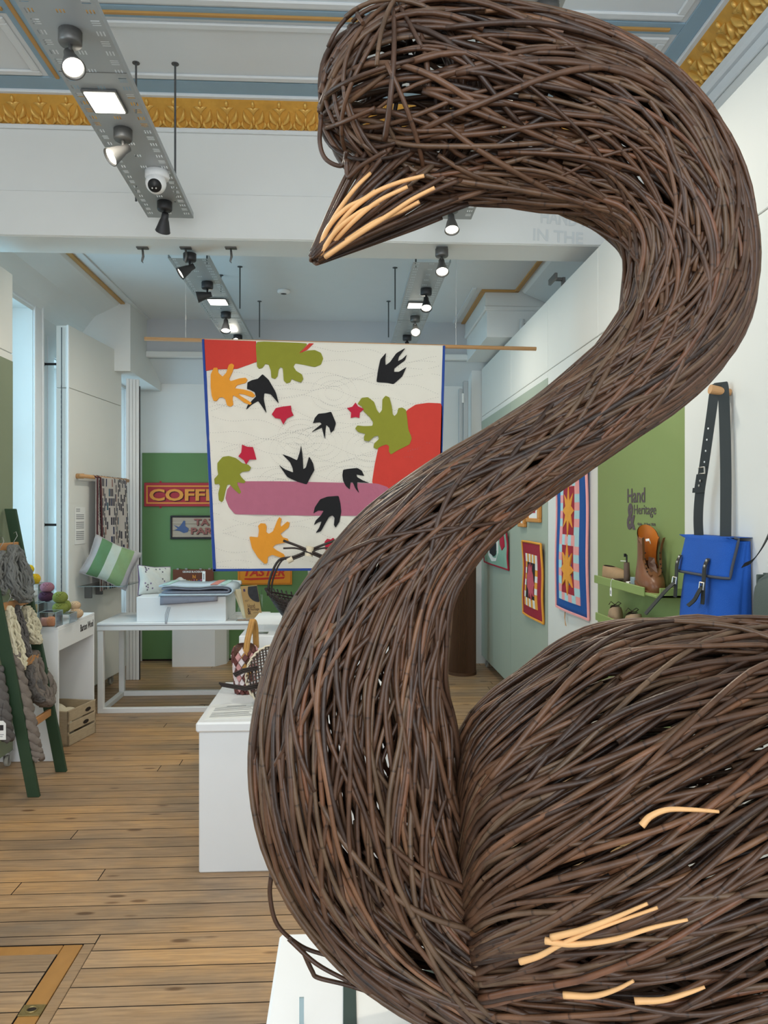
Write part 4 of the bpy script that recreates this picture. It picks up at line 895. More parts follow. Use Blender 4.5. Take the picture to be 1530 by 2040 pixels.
MB().add([(1.155+(.133+.004*(-1)**k)*math.cos(2*math.pi*k/n), 7.555+(.133+.004*(-1)**k)*math.sin(2*math.pi*k/n), z) for z in (0, 1.27) for k in range(n)], [(k, (k+1) % n, n+(k+1) % n, n+k) for k in range(n)]+[tuple(range(n, 2*n))]).build('fluted_tube', CARD, t)
MB().lathe([(.137, 0), (.141, 0), (.141, .03), (.137, .03)], (1.155, 7.555, 0), n=40).build('base_ring', CARD, t)

# ================================================================ BACK WALL
t = thing('green_board', (-1.3, DW-.01, 0), 'tall mid green painted board on the back wall behind the signs', 'board')
GX0, GX1 = at(283, 1000, DW-.02).x, at(613, 1000, DW-.02).x
MB().box(GX0, GX1, DW-.02, DW, .02, 2.235, .002).build('board', GREEN, t); MB().box(GX0, GX1, DW-.012, DW, 0, .02).build('plinth_strip', GAP, t)
BYf = DW-.022
def wallrect(x0, x1, y0, y1, Y): a, b = at(x0, y1, Y), at(x1, y0, Y); return a.x, b.x, a.z, b.z
SRED = mat('sign_red', S(172, 44, 56), .5, var=.05); SORG = mat('sign_orange', S(226, 150, 62), .5, var=.04); SDRK = mat('sign_shadow_paint', S(78, 26, 34), .55)
x0, x1, z0, z1 = wallrect(288, 472, 962, 1009, BYf)
t = thing('coffee_sign', ((x0+x1)/2, BYf, z0), 'red and orange wooden sign reading COFFEE high on the green board', 'sign')
MB().box(x0, x1, BYf-.022, BYf, z0, z1, .004).build('board', SRED, t)
def frame_line(mb, x0, x1, z0, z1, y, w): return mb.box(x0, x1, y-.004, y, z0, z0+w).box(x0, x1, y-.004, y, z1-w, z1).box(x0, x0+w, y-.004, y, z0+w, z1-w).box(x1-w, x1, y-.004, y, z0+w, z1-w)
frame_line(MB(), x0+.025, x1-.025, z0+.03, z1-.03, BYf-.022, .014).build('border', SORG, t)
a = at(376, 986, BYf-.026); wT = (452-300)/1530*BYf
MB().text('COFFEE', (a.x+.008, a.y+.001, a.z-.008), (1, 0, 0), (0, 0, 1), w=wT, h=.128, depth=.002, bold=.03).build('letter_shadow', SDRK, t)
MB().text('COFFEE', a-Vector((0, .003, 0)), (1, 0, 0), (0, 0, 1), w=wT, h=.128, depth=.004, bold=.03).build('lettering', SORG, t)
for xx in (x0+.17, x1-.17):
    for zz in (z0-.008, z1+.008): MB().lathe([(0, 0), (.012, 0), (.012, .004), (0, .004)], (xx, BYf, zz), (0, -1, 0), n=10).build('fixing', SRED, t)
x0, x1, z0, z1 = wallrect(340, 498, 1027, 1074, BYf)
WOODG = mat('weathered_grey_wood', S(176, 160, 142), .7, var=.16, vs=6, scale=(1, 4, 14)); CHAR = mat('charred_frame', S(46, 44, 46), .7, var=.2)
t = thing('tattoo_sign', ((x0+x1)/2, BYf, z0), 'weathered plank sign with blue swallow reading TATTOO PARLOUR', 'sign')
hh = (z1-z0-.04)/3
for k in range(3): MB().box(x0+.02, x1-.02, BYf-.018, BYf-.002, z0+.02+k*hh+.001, z0+.02+(k+1)*hh-.001, .002).build('plank', WOODG, t)
for (a, b, c, d) in ((x0, x1, z0, z0+.02), (x0, x1, z1-.02, z1), (x0, x0+.02, z0+.02, z1-.02), (x1-.02, x1, z0+.02, z1-.02)): MB().box(a, b, BYf-.028, BYf, c, d, .005).build('frame_rail', CHAR, t)
TL_ = mat('tattoo_letter_red', S(150, 92, 84), .6, var=.1)
for nm, m, dx, dy in (('letter_shadow', CHAR, .004, .0), ('lettering', TL_, -.002, -.003)):
    mb = MB()
    for s, px_, py_, w_ in (('TATTOO', 434, 1040.5, 92), ('PARLOUR', 434, 1058, 104)): q = at(px_, py_, BYf-.02+dy); mb.text(s, (q.x+dx, q.y, q.z-dx), (1, 0, 0), (0, 0, 1), w=w_/1530*BYf, h=.072, depth=.003, bold=.03)
    mb.build(nm, m, t)
def poly_on(pts, Y, m, name, par, d=.004): MB().prism([at(x, y, Y) for x, y in pts], (0, d, 0)).build(name, m, par)
poly_on([(346, 1046), (356, 1050), (360, 1046), (366, 1037), (369, 1038), (369, 1048), (376, 1053), (374, 1060), (366, 1062), (358, 1058), (347, 1056), (354, 1053)], BYf-.022, mat('tattoo_blue', S(74, 92, 132), .6), 'swallow', t)
x0, x1, z0, z1 = wallrect(345, 426, 1134, 1182, BYf)
t = thing('brown_sign', ((x0+x1)/2, BYf, z0), 'brown sign reading GEORGE BLACKBURN with bright hand drawn letters, behind the folded blanket', 'sign')
MB().box(x0, x1, BYf-.016, BYf, z0, z1, .003).build('board', mat('sign_brown', S(112, 64, 44), .6, var=.06), t)
for f in (.12, .33, .68, .9): MB().box(x0+(x1-x0)*f-.014, x0+(x1-x0)*f+.014, BYf-.02, BYf, z1-.004, z1+.014, .003).build('hanging_clip', CASTM, t)
q = at(385, 1139, BYf-.017); MB().text('GEORGE BLACKBURN', q, (1, 0, 0), (0, 0, 1), w=.225, h=.022, depth=.002, bold=.02).build('lettering', PAPER, t)
q = at(387, 1148.5, BYf-.017); MB().text('hi', q, (1, 0, 0), (0, 0, 1), h=.038, depth=.002, bold=.03).build('lettering', SORG, t)
for k, (ch, c) in enumerate(zip("gnwallop'", ['white', 'white', 'yellow', 'red', 'pink', 'orange', 'blue', 'pink', 'yellow'])):
    cc = {'white': S(220, 216, 206), 'yellow': S(220, 190, 90), 'red': S(180, 60, 60), 'pink': S(190, 100, 130), 'orange': S(220, 140, 60), 'blue': S(90, 100, 150)}[c]
    q = at(367+k*5.0, 1158.5-(4 if ch == "'" else 0), BYf-.017); MB().text(ch, q, (1, 0, 0), (0, 0, 1), h=.014 if ch == "'" else (.05 if ch in 'glp' else .034), depth=.002, bold=.03).build('lettering', mat('sign_letter_'+c, cc, .6), t)
x0, x1, z0, z1 = wallrect(474, 582, 1118, 1165, BYf)
t = thing('orange_sign', ((x0+x1)/2, BYf, z0), 'orange sign with red slanted lettering reading TASTER below the quilt hem', 'sign')
MB().box(x0, x1, BYf-.018, BYf, z0, z1, .003).build('board', mat('sign_amber', S(222, 142, 30), .5, var=.08), t)
frame_line(MB(), x0+.012, x1-.012, z0+.012, z1-.012, BYf-.018, .007).build('border', mat('sign_amber_dark', S(196, 112, 24), .5), t)
q = at(527, 1140, BYf-.019); MB().text('TASTER', q, (1, 0, 0), (0, 0, 1), w=.44, h=.085, depth=.003, bold=.03, shear=.25).build('lettering', mat('sign_vermilion', S(196, 50, 28), .5), t)
poly_on([(487, 1152), (568, 1149), (565, 1153), (500, 1156), (487, 1155)], BYf-.02, MATS['sign_vermilion'], 'flourish', t)

# ================================================================ TABLE AND ITS GOODS
TX0, TX1, TY0, TY1, TZ = -1.965, -.66, 6.19, 6.83, .72
t = thing('display_table', ((TX0+TX1)/2, (TY0+TY1)/2, 0), 'long white table on an open box frame with floor rails', 'table')
MB().box(TX0, TX1, TY0, TY1, TZ-.062, TZ, .004).build('tabletop', PLINTH, t)
MB().box(TX0, TX1, TY0-.004, TY0, TZ-.022, TZ-.018).build('edge_groove', PRINT, t)
for x in (TX0, TX1-.045):
    for y in (TY0+.01, TY1-.055): MB().box(x, x+.045, y, y+.045, .04, TZ-.062, .003).build('leg', PLINTH, t)
for y in (TY0+.01, TY1-.055): MB().box(TX0, TX1, y, y+.045, 0, .04, .003).build('floor_rail', PLINTH, t)
for x in (TX0, TX1-.045): MB().box(x, x+.045, TY0+.055, TY1-.055, 0, .04, .003).build('floor_rail', PLINTH, t)
RX0, RX1 = at(272, 1200, 6.25).x, at(450, 1200, 6.25).x
mb = MB().box(RX0, RX1, 6.25, 6.80, TZ, .918, .003); solo('riser', mb, PLINTH, 'white box riser on the table under the folded blanket', 'riser')
x0 = at(343, 1300, 8.03).x; x1 = at(428, 1300, 8.03).x
mb = MB().prism([(x0, 8.03, 0), (x1, 8.03, 0), (x1+.10, 8.17, 0), (x1+.10, 8.34, 0), (x0, 8.34, 0)], (0, 0, .52)); solo('floor_block', mb, PLINTH, 'white block on the far floor, seen beneath the table', 'block')
# folded blanket
BLK = mat('blanket_pale_blue', S(184, 196, 204), .95, var=.08, vs=5, bump=.5, bs=120); BLG = mat('blanket_grey_underside', S(132, 134, 146), .95, var=.06, bump=.5, bs=120); CORAL = mat('blanket_coral', S(206, 132, 118), .95, var=.05, bump=.4, bs=120); MINT = mat('blanket_mint', S(176, 208, 198), .95, var=.05, bump=.4, bs=120)
bx0, bx1 = at(314, 1190, 6.18).x, at(449, 1190, 6.18).x
t = thing('folded_blanket', ((bx0+bx1)/2, 6.45, .918), 'folded pale blue wool blanket with a coral stripe on the white riser', 'blanket')
def fold(z0, z1, xo, y0, y1, nm, m, th=.016):
    """two leaves joined by a rounded fold at the right"""
    zm = (z0+z1)/2; r = (z1-z0)/2; prof = [(bx0+xo, z1)]+[(bx0+(bx1-bx0)*f, z1+.006*math.sin(f*9)) for f in (.2, .4, .6, .8, .95)]
    prof += [(bx1+r*1.5*math.cos(a), zm+r*math.sin(a)) for a in [math.pi/2-q*math.pi/8 for q in range(9)]]+[(bx0+(bx1-bx0)*f, z0) for f in (.9, .6, .3)]+[(bx0+xo, z0)]
    P = np.array(prof); d = np.gradient(P, axis=0); n = np.stack([-d[:, 1], d[:, 0]], 1); n /= np.linalg.norm(n, axis=1)[:, None]; q = P-n*th*.5; p = P+n*th*.5
    k = len(P); vs = [(a[0], y, a[1]) for y in (y0, y1) for a in list(p)+list(q)]; m2 = 2*k; fs = []
    for i in range(k-1): fs += [(i, i+1, k+i+1, k+i), (m2+i, m2+k+i, m2+k+i+1, m2+i+1), (i, m2+i, m2+i+1, i+1), (k+i, k+i+1, m2+k+i+1, m2+k+i)]
    fs += [(0, k, m2+k, m2), (k-1, m2+k-1, m2+2*k-1, 2*k-1)]
    MB().add(vs, fs).build(nm, m, t, True)
fold(.935, 1.005, .0, 6.22, 6.62, 'folded_layer', BLK); fold(.955, .985, .02, 6.225, 6.61, 'folded_layer', BLG, .014)
for f0, f1, m, nm in ((.765, .875, CORAL, 'stripe'), (.92, .99, MINT, 'stripe'), (.05, .15, MINT, 'stripe')):
    MB().grid(lambda u, v: (bx0+(bx1-bx0)*(f0+(f1-f0)*u), 6.216+v*.40, 1.0155+.006*math.sin((f0+(f1-f0)*u)*9)), 4, 2, back=(0, 0, -.004)).build(nm, m, t)
MB().grid(lambda u, v: (bx0+.01+(bx1-bx0-.08)*u, 6.238-.012*math.sin(math.pi*v*.6), (.93-(.075-.03*u)*v)), 14, 5, back=(0, -.01, 0)).build('hanging_flap', BLG, t, True)
for k in range(3): MB().tube([(bx0+.09-.01*k, 6.22, .84), (bx0+.075-.012*k, 6.215, .78), (bx0+.07-.006*k, 6.186, .71)], .002, 4).build('tassel_thread', BLG, t)
xa, xb = at(335, 1170, 6.66).x, at(478, 1170, 6.66).x
t = thing('spotted_blanket', ((xa+xb)/2, 6.66, .918), 'white blanket with dark spots lying behind the striped folded one', 'blanket')
MB().grid(lambda u, v: (xa+(xb-xa)*u, 6.79-v*.14, .925+.075*math.sin(math.pi*min(1, .2+v*.8))+.014*math.sin(u*8+1)*(1-v)+(.03*math.exp(-((u-.14)/.05)**2))), 40, 8, back=(0, .01, -.012)).build('folded_cloth', mat('spotted_wool', S(206, 212, 214), .95, var=.1, vs=30, bump=.4), t, True)
for k in range(16): a = .1+.8*(k+.3*R_.random())/16; MB().obox((xa+(xb-xa)*a, 6.66, .990+.012*R_.random()), (.022+.02*R_.random(), 0, 0), (0, .03, .006), (0, 0, .004), .001).build('spot', mat('spot_slate', S(84, 92, 112), .9), t)
q = at(406, 1160, 6.55); t = thing('price_tag', (q.x, 6.55, 1.012), 'white swing tag standing on the folded blanket', 'tag')
MB().box(q.x-.013, q.x+.013, 6.55, 6.553, 1.012, 1.10, .001).build('card', PAPER, t); MB().tube([(q.x, 6.551, 1.09), (q.x+.004, 6.551, 1.11), (q.x, 6.553, 1.12)], .0015, 4).build('string', PRINT, t); MB().box(q.x-.004, q.x+.004, 6.5488, 6.55, 1.03, 1.08).build('printed_lines', PRINT, t)
# cushions
def cushion(name, c, w, h, dep, u, v, label, mats, back, bands):
    """square cushion: centre c, width w along u, height h along v; bands = (limit, material index) across u"""
    u = Vector(u).normalized(); v = Vector(v); v = (v-u*v.dot(u)).normalized(); n = u.cross(v); c = Vector(c)
    t = thing(name, tuple(c-Vector((0, 0, h*.4))), label, 'cushion')
    def pos(a, b, s):
        x, y = a*2-1, b*2-1; f = max(0, (1-x**4)*(1-y**4))**.55; pin = 1-.10*(1-abs(x))*(abs(y)**3); pin2 = 1-.10*(1-abs(y))*(abs(x)**3)
        return c+u*(x*w/2*pin2)+v*(y*h/2*pin)+n*(s*dep*f+.004*math.sin(x*9+y*7)*f)
    N = 28; prev = 0.0
    for lim, mi in bands:
        k = max(2, int(N*(lim-prev))); p = prev
        MB().grid(lambda a, b: pos(p+(lim-p)*a, b, 1), k, N).build('cover_band' if len(bands) > 1 else 'cover', mats[mi], t, True); prev = lim
    MB().grid(lambda a, b: pos(1-a, b, -1), N, N).build('back_cover', back, t, True)
    MB().tube([pos(a, b, 0)for a, b in [(q/20, 0) for q in range(20)]+[(1, q/20) for q in range(20)]+[(1-q/20, 1) for q in range(20)]+[(0, 1-q/20) for q in range(20)]], .004, 5, closed=True).build('piping', back, t, True)
    return t, pos
def wool(n, c): return mat(n, c, .95, var=.07, vs=30, bump=.5, bs=160)
G1, G2, G3, G4 = wool('cushion_green', S(98, 136, 98)), wool('cushion_pale', S(188, 200, 190)), wool('cushion_moss', S(132, 160, 116)), wool('cushion_grey', S(178, 176, 178))
cc = at(221, 1121, 6.50)
cushion('cushion', cc, .40, .34, .075, (.80, .36, -.40), (.36, .36, .86), 'green striped cushion resting on the clear wall shelf', [G4, G1, G2, G3, G4], G4, [(.13, 0), (.36, 1), (.56, 2), (.84, 3), (1.0, 4)])
t = thing('acrylic_shelf', (cc.x, 6.68, .99), 'clear acrylic shelf on the white panel under the green cushion', 'shelf')
zz = .985; MB().obox((-2.19, 6.42, zz), (.36, 0, 0), (.04, .42, 0), (0, 0, .006)).build('shelf_plate', ACRYL, t)
MB().obox((-1.83, 6.418, zz), (.003, 0, 0), (.04, .42, 0), (0, 0, .006)).obox((-2.19, 6.417, zz), (.36, 0, 0), (0, .003, 0), (0, 0, .006)).build('edge', ACRE, t)
for y in (6.48, 6.76): MB().box(-2.16, -2.10, y, y+.02, zz-.10, zz, .002).build('bracket', GREYM, t)
PWL = wool('cushion_white', S(206, 210, 204)); PUR = wool('cushion_purple', S(112, 92, 128)); SPT = wool('cushion_spot', S(92, 88, 100))
cc = at(308, 1157, 6.55)
ct, pos = cushion('cushion', cc, .31, .25, .06, (.70, .70, -.10), (.0, .25, .95), 'small white cushion with dark spots and purple back leaning on the white riser', [PWL], PUR, [(1.0, 0)])
for k in range(26):
    a, b = .08+.84*R_.random(), .08+.84*R_.random()
    if .3 < a < .6 and .3 < b < .7: continue
    p = pos(a, b, 1.06); q1 = pos(a+.035, b, 1.06); q2 = pos(a, b+.05, 1.06); MB().add([p, q1, q1+(q2-p), q2], [(0, 1, 2, 3)]).build('spot', SPT if k % 3 else PUR, ct)
# leaflets in their clear holder
t0 = at(496, 1237, 6.27); t = thing('leaflet_holder', (t0.x, 6.3, TZ), 'clear acrylic leaflet holder on the right end of the table', 'holder')
MB().obox((t0.x-.10, 6.24, TZ), (.2, 0, 0), (0, .09, 0), (0, 0, .004)).obox((t0.x-.10, 6.24, TZ), (.2, 0, 0), (0, .003, 0), (0, -.012, .05)).obox((t0.x-.10, 6.31, TZ), (.2, 0, 0), (0, .003, 0), (0, .07, .20)).build('holder', ACRYL, t)
MB().obox((t0.x+.07, 6.36, TZ), (.003, 0, 0), (0, .05, .0), (.02, 0, .24)).build('side_fin', ACRYL, t)
KRAFT = mat('kraft_leaflet', S(176, 142, 92), .7, var=.04)
def leaflet(o, u, v, full, label):
    o, u, v = Vector(o), Vector(u), Vector(v); n = u.cross(v).normalized()
    t = thing('leaflet', tuple(o+u*.5), label, 'leaflet', 'leaflets in the clear holder')
    MB().obox(o, u, v, -n*.004).build('page', KRAFT if full else mat('cream_leaflet', S(214, 204, 172), .7), t)
    if full:
        F = lambda a, b, d=.0006: o+u*a+v*b+n*d
        MB().prism([F(.99, .50), F(.99, .97), F(.45, .97)]+[F(.99-.60*math.cos(x)*1.02, .78-.30*math.sin(x)) for x in [q*math.pi/2/10-.25 for q in range(12)]], n*.0004).build('photo', mat('leaflet_photo', S(42, 40, 44), .6, var=.8, vs=40), t)
        MB().text('Hand', F(.45, .385), u, v, w=u.length*.42, h=.036, depth=.0006, bold=-.005).text('Heritage', F(.62, .27), u, v, w=u.length*.52, h=.026, depth=.0006).text('&', F(.27, .23), u, v, w=.026, h=.052, depth=.0006, bold=.02).build('lettering', mat('leaflet_ink', S(66, 44, 36), .7), t)
        MB().obox(F(.13, .83), u*.12, v*.08, n*.0004).build('emblem', mat('leaflet_purple', S(70, 48, 84), .7), t)
        MB().obox(F(.12, .56), u*.25, v*.008, n*.0003).obox(F(.12, .53), u*.18, v*.008, n*.0003).obox(F(.50, .17), u*.3, v*.008, n*.0003).build('printed_lines', INK, t, kind='stuff')
bl, br, tl = at(490, 1234, 6.255), at(523, 1231, 6.255), at(479, 1168, 6.30)
leaflet(bl, br-bl, tl-bl, True, 'kraft brown leaflet printed Hand and Heritage at the front of the holder')
for k, (dx, l) in enumerate(((-6, 'cream leaflet fanned just behind the brown one'), (-11, 'cream leaflet fanned furthest left in the holder'))):
    a, b, c = at(486+dx*.1, 1232, 6.275+.012*k), at(516, 1229, 6.275+.012*k), at(473+dx*.75, 1174+3*k, 6.315+.012*k); leaflet(a, b-a, c-a, False, l)
# throw on its rail, information sheet
RD = Vector((.1005, 1, 0)).normalized(); r0 = Vector((-2.205+.05, 6.36, 1.895)); r1 = r0+RD*1.02
t = thing('wall_rail', tuple(r0), 'pale wooden rail on the white panel holding the patterned throw', 'rail')
MB().cyl(r0, r1, .016, n=14).build('rail', PINE, t, True)
for q in (r0+RD*.06, r1-RD*.05): MB().cyl(q-Vector((.055, 0, 0)), q+Vector((.005, 0, 0)), .021, n=12).build('rail_bracket', PINE, t, True)
def throwmat():
    m = bpy.data.materials.new('woven_block_pattern'); m.use_nodes = True; nt = m.node_tree; N = nt.nodes; L = nt.links; b = N['Principled BSDF']; b.inputs['Roughness'].default_value = .95
    uv = N.new('ShaderNodeUVMap'); uv.uv_map = 'uv'; sp = N.new('ShaderNodeSeparateXYZ'); L.new(uv.outputs[0], sp.inputs[0])
    def M(op, a, bb=None):
        n = N.new('ShaderNodeMath'); n.operation = op
        for i, q in enumerate((a, bb)):
            if q is None: continue
            if isinstance(q, (int, float)): n.inputs[i].default_value = q
            else: L.new(q, n.inputs[i])
        return n.outputs[0]
    cu = M('FLOOR', M('MULTIPLY', sp.outputs[0], 21)); fu = M('FRACT', M('MULTIPLY', sp.outputs[0], 21))
    wr = N.new('ShaderNodeTexWhiteNoise'); wr.noise_dimensions = '1D'; L.new(cu, wr.inputs['W'])
    vv = M('MULTIPLY_ADD' if False else 'MULTIPLY', sp.outputs[1], 22); vs_ = M('ADD', vv, M('FLOOR', M('MULTIPLY', wr.outputs['Value'], 2.2)))
    cv = M('FLOOR', M('MULTIPLY', vs_, .55)); fv = M('FRACT', M('MULTIPLY', vs_, .55))
    cb = N.new('ShaderNodeCombineXYZ'); L.new(cu, cb.inputs[0]); L.new(cv, cb.inputs[1]); wn = N.new('ShaderNodeTexWhiteNoise'); L.new(cb.outputs[0], wn.inputs['Vector'])
    on = M('MULTIPLY', M('GREATER_THAN', wn.outputs['Value'], .42), M('MULTIPLY', M('GREATER_THAN', fu, .22), M('GREATER_THAN', fv, .2)))
    r = N.new('ShaderNodeValToRGB'); r.color_ramp.interpolation = 'CONSTANT'; e = r.color_ramp.elements; e[0].color = S(64, 62, 72)+(1,); e[0].position = 0; e[1].position = .62; e[1].color = S(104, 104, 108)+(1,)
    for p, c in ((.72, S(44, 54, 82)), (.82, S(150, 110, 100)), (.9, S(36, 34, 40)), (.96, S(50, 90, 108))): q = e.new(p); q.color = c+(1,)
    w2 = N.new('ShaderNodeTexWhiteNoise'); w2.noise_dimensions = '4D'; L.new(cb.outputs[0], w2.inputs['Vector']); w2.inputs['W'].default_value = 3.3; L.new(w2.outputs['Value'], r.inputs[0])
    x = N.new('ShaderNodeMix'); x.data_type = 'RGBA'; x.inputs['A'].default_value = S(198, 190, 184)+(1,); L.new(on, x.inputs['Factor']); L.new(r.outputs[0], x.inputs['B']); L.new(x.outputs['Result'], b.inputs['Base Color'])
    return m
THR = throwmat(); MAR = wool('throw_maroon', S(84, 48, 50))
ta, tb = r0+RD*.31, r0+RD*.93
def thr(u, v):
    p = ta.lerp(tb, u+.06*v*(u-.4)); L = v*1.02
    if L < .05: a = L/.05*math.pi; return p+Vector((-.020*math.cos(a), 0, .020*math.sin(a)))
    return p+Vector((.021+.012*math.sin(u*14+1)*min(1, L*2)+.03*(L-.05)*.4, 0, -(L-.05)))
t = thing('patterned_throw', tuple(ta.lerp(tb, .5)-Vector((0, 0, .9))), 'grey woven throw with dark block pattern hanging over the wooden rail', 'throw')
MB().grid(thr, 36, 40, back=lambda u, v: Vector(thr(u, v))+Vector((-.006, 0, -.001))).build('woven_cloth', THR, t, True)
MB().grid(lambda u, v: thr(-.09+.1*u, .02+v*.60)+Vector((.008+.01*math.sin(u*6), 0, -.02*u)), 6, 20, back=(-.012, 0, 0)).build('folded_edge', THR, t, True)
for uu, vm in ((-.095, .62), (.0, .60)): MB().tube([thr(uu, .01+vm*k/14)+Vector((.016, 0, 0)) for k in range(15)], .008, 6).build('edge_binding', MAR, t, True)
t = thing('text_sheet', (-2.16, 6.33, 1.34), 'white information sheet fixed to the slotted panel left of the throw', 'sheet')
s0 = Vector((-2.215+.1005*.09, 6.38, 1.335))+Vector((.002, 0, 0)); MB().obox(s0, RD*.19, (.003, 0, 0), (0, 0, .305)).build('paper', PAPER, t)
mb = MB()
for k in range(17):
    if k in (2, 6, 11): continue
    mb.obox(s0+RD*.02+Vector((.003, 0, .285-k*.0155)), RD*(.07 if k < 2 else .145), (.0008, 0, 0), (0, 0, .006))
mb.build('printed_lines', PRINT, t, kind='stuff')
# ================================================================ WOOL CABINET, CRATE, YARN
KX0, KX1, KY0, KY1, KZ = -2.36, -1.842, 5.03, 5.745, .862
t = thing('cabinet', ((KX0+KX1)/2, (KY0+KY1)/2, 0), 'white open fronted cabinet lettered Barton Wool behind the green ladder', 'cabinet')
MB().box(KX0, KX1, KY0, KY1, KZ-.02, KZ, .002).build('top', PLINTH, t)
MB().box(KX0, KX1, KY0, KY0+.02, 0, KZ-.02, .002).build('side_panel', PLINTH, t); MB().box(KX0, KX1, KY1-.02, KY1, 0, KZ-.02, .002).build('side_panel', PLINTH, t)
MB().box(KX0, KX0+.015, KY0+.02, KY1-.02, 0, KZ-.02).build('back_panel', PLINTH, t)
ap = MB().box(KX1-.02, KX1, KY0+.02, KY1-.02, .705, KZ-.02, .002).build('apron', PLINTH, t)
MB().text('Barton Wool', (KX1+.0005, 5.58, .79), (0, 1, 0), (0, 0, 1), w=.27, h=.05, depth=.001, bold=.012).build('lettering', INK, ap)
CRW = mat('pale_crate_wood', S(176, 158, 130), .75, var=.2, vs=8, scale=(3, 3, 12), bump=.15)
t = thing('wooden_crate', (-2.05, 5.42, 0), 'pale slatted wooden crate of cream fleece on the cabinet floor', 'crate')
c0 = Vector((-1.885, 5.335, .002)); uu = Vector((.075, .33, 0)).normalized(); vv = Vector((-uu.y, uu.x, 0)); Lc, Wc = .345, .34
for k, (z, h) in enumerate(((.0, .075), (.092, .06), (.165, .075))):
    if k < 2:
        MB().obox(c0+Vector((0, 0, z)), uu*Lc, vv*.012, (0, 0, h), .002).build('slat', CRW, t)
    else:
        MB().obox(c0+Vector((0, 0, z)), uu*Lc, vv*.012, (0, 0, h), .002).build('slat', CRW, t)
    MB().obox(c0+vv*Wc+Vector((0, 0, z)), uu*Lc, vv*.012, (0, 0, h), .002).build('slat', CRW, t)
MB().obox(c0+Vector((0, 0, 0)), uu*.014, vv*Wc, (0, 0, .235), .002).build('end_board', CRW, t)
MB().obox(c0+uu*(Lc-.014), uu*.014, vv*Wc, (0, 0, .235), .002).build('end_board', CRW, t); MB().obox(c0+vv*.012, uu*Lc, vv*(Wc-.012), (0, 0, .012)).build('base_board', CRW, t)
for z, f in ((.115, .62), (.195, .7)): MB().prism([c0+uu*(Lc*f+.035*math.cos(a))-vv*.001+Vector((0, 0, z+.014*math.sin(a))) for a in [q*math.pi/8 for q in range(16)]], -vv*.0015).build('hand_slot', GAP, t)
FLE = mat('cream_fleece', S(216, 206, 180), .95, var=.1, vs=20, bump=1.0, bs=60)
for k, lb in enumerate(('cream fleece roll at the near end of the slatted crate', 'cream fleece roll at the far end of the slatted crate', 'cream fleece roll lying uppermost at the back of the crate')):
    a, b = ((.33, .4), (.7, .45), (.5, .68))[k]; c = c0+uu*(Lc*a)+vv*(Wc*b); solo('fleece_roll', MB().ell(c+Vector((0, 0, .085+.045*k)), .10, .085, .07, 14, 9), FLE, lb, 'fleece', 'fleece rolls in the crate', True)
def yarn_mat(n, c): return mat('yarn_'+n, c, .95, var=.12, vs=60, bump=.6, bs=220)
def yarn(px_, py_, Y, w, h, m, label):
    c = at(px_, py_, Y); rx, rz = w/2*Y/1530, h/2*Y/1530
    t = thing('yarn_ball', (c.x, c.y, c.z-rz), label, 'yarn')
    MB().ell(c, rx*.90, rx*.90, rz*.90, 18, 12).build('core', m, t, True)
    P = []; n = 420
    for i in range(n):
        a = i*2*math.pi/17.3; tl = 1.1*math.sin(i*.023)+.25; x, y, z = math.cos(a), math.sin(a)*math.cos(tl), math.sin(a)*math.sin(tl)
        b = i*.047; x, y = x*math.cos(b)-y*math.sin(b), x*math.sin(b)+y*math.cos(b); P.append(c+Vector((x*rx*.97, y*rx*.97, z*rz*.97)))
    MB().tube(P, .0046, 5).build('wound_strand', m, t, True)
YY = yarn_mat('yellow', S(214, 190, 40)); YG = yarn_mat('green', S(128, 138, 66)); YP = yarn_mat('pink', S(158, 108, 122)); YPL = yarn_mat('plum', S(74, 44, 66)); YB = yarn_mat('beige', S(204, 174, 140)); YT = yarn_mat('tan', S(186, 160, 100)); YO = yarn_mat('orange', S(228, 158, 118)); YR = yarn_mat('rose', S(222, 164, 148))
yarn(57, 1134, 5.50, 19, 17, YY, 'yellow yarn ball on top of the yellow stack by the window'); yarn(59, 1152, 5.50, 22, 20, YY, 'yellow yarn ball lower left of the yellow stack'); yarn(70, 1153, 5.56, 19, 19, mat('yarn_gold', S(222, 182, 46), .95, var=.12, vs=60, bump=.6, bs=220), 'golden yarn ball at the right of the yellow stack')
yarn(94, 1170, 5.42, 25, 19, YP, 'dusty pink yarn ball on top of the plum one'); yarn(92, 1188, 5.42, 27, 19, YPL, 'dark plum yarn ball under the dusty pink one')
yarn(120, 1190, 5.22, 27, 22, YG, 'green yarn ball on top of the green pair'); yarn(120, 1211, 5.22, 28, 22, YG, 'green yarn ball at the bottom, with a loose end'); yarn(131, 1207, 5.34, 18, 22, YG, 'green yarn ball half hidden behind the green pair')
yarn(149, 1206, 5.42, 21, 16, YB, 'beige yarn ball on top of the beige pair'); yarn(152, 1222, 5.40, 25, 18, YB, 'beige yarn ball at the bottom of the beige pair')
yarn(70, 1211, 5.30, 16, 18, YT, 'tan yarn ball in a clear box behind the ladder')
yarn(89, 1239, 5.06, 19, 17, YR, 'rose yarn ball in the clear box at the cabinet front'); yarn(102, 1238, 5.06, 18, 19, YO, 'orange yarn ball in the clear box at the cabinet front')
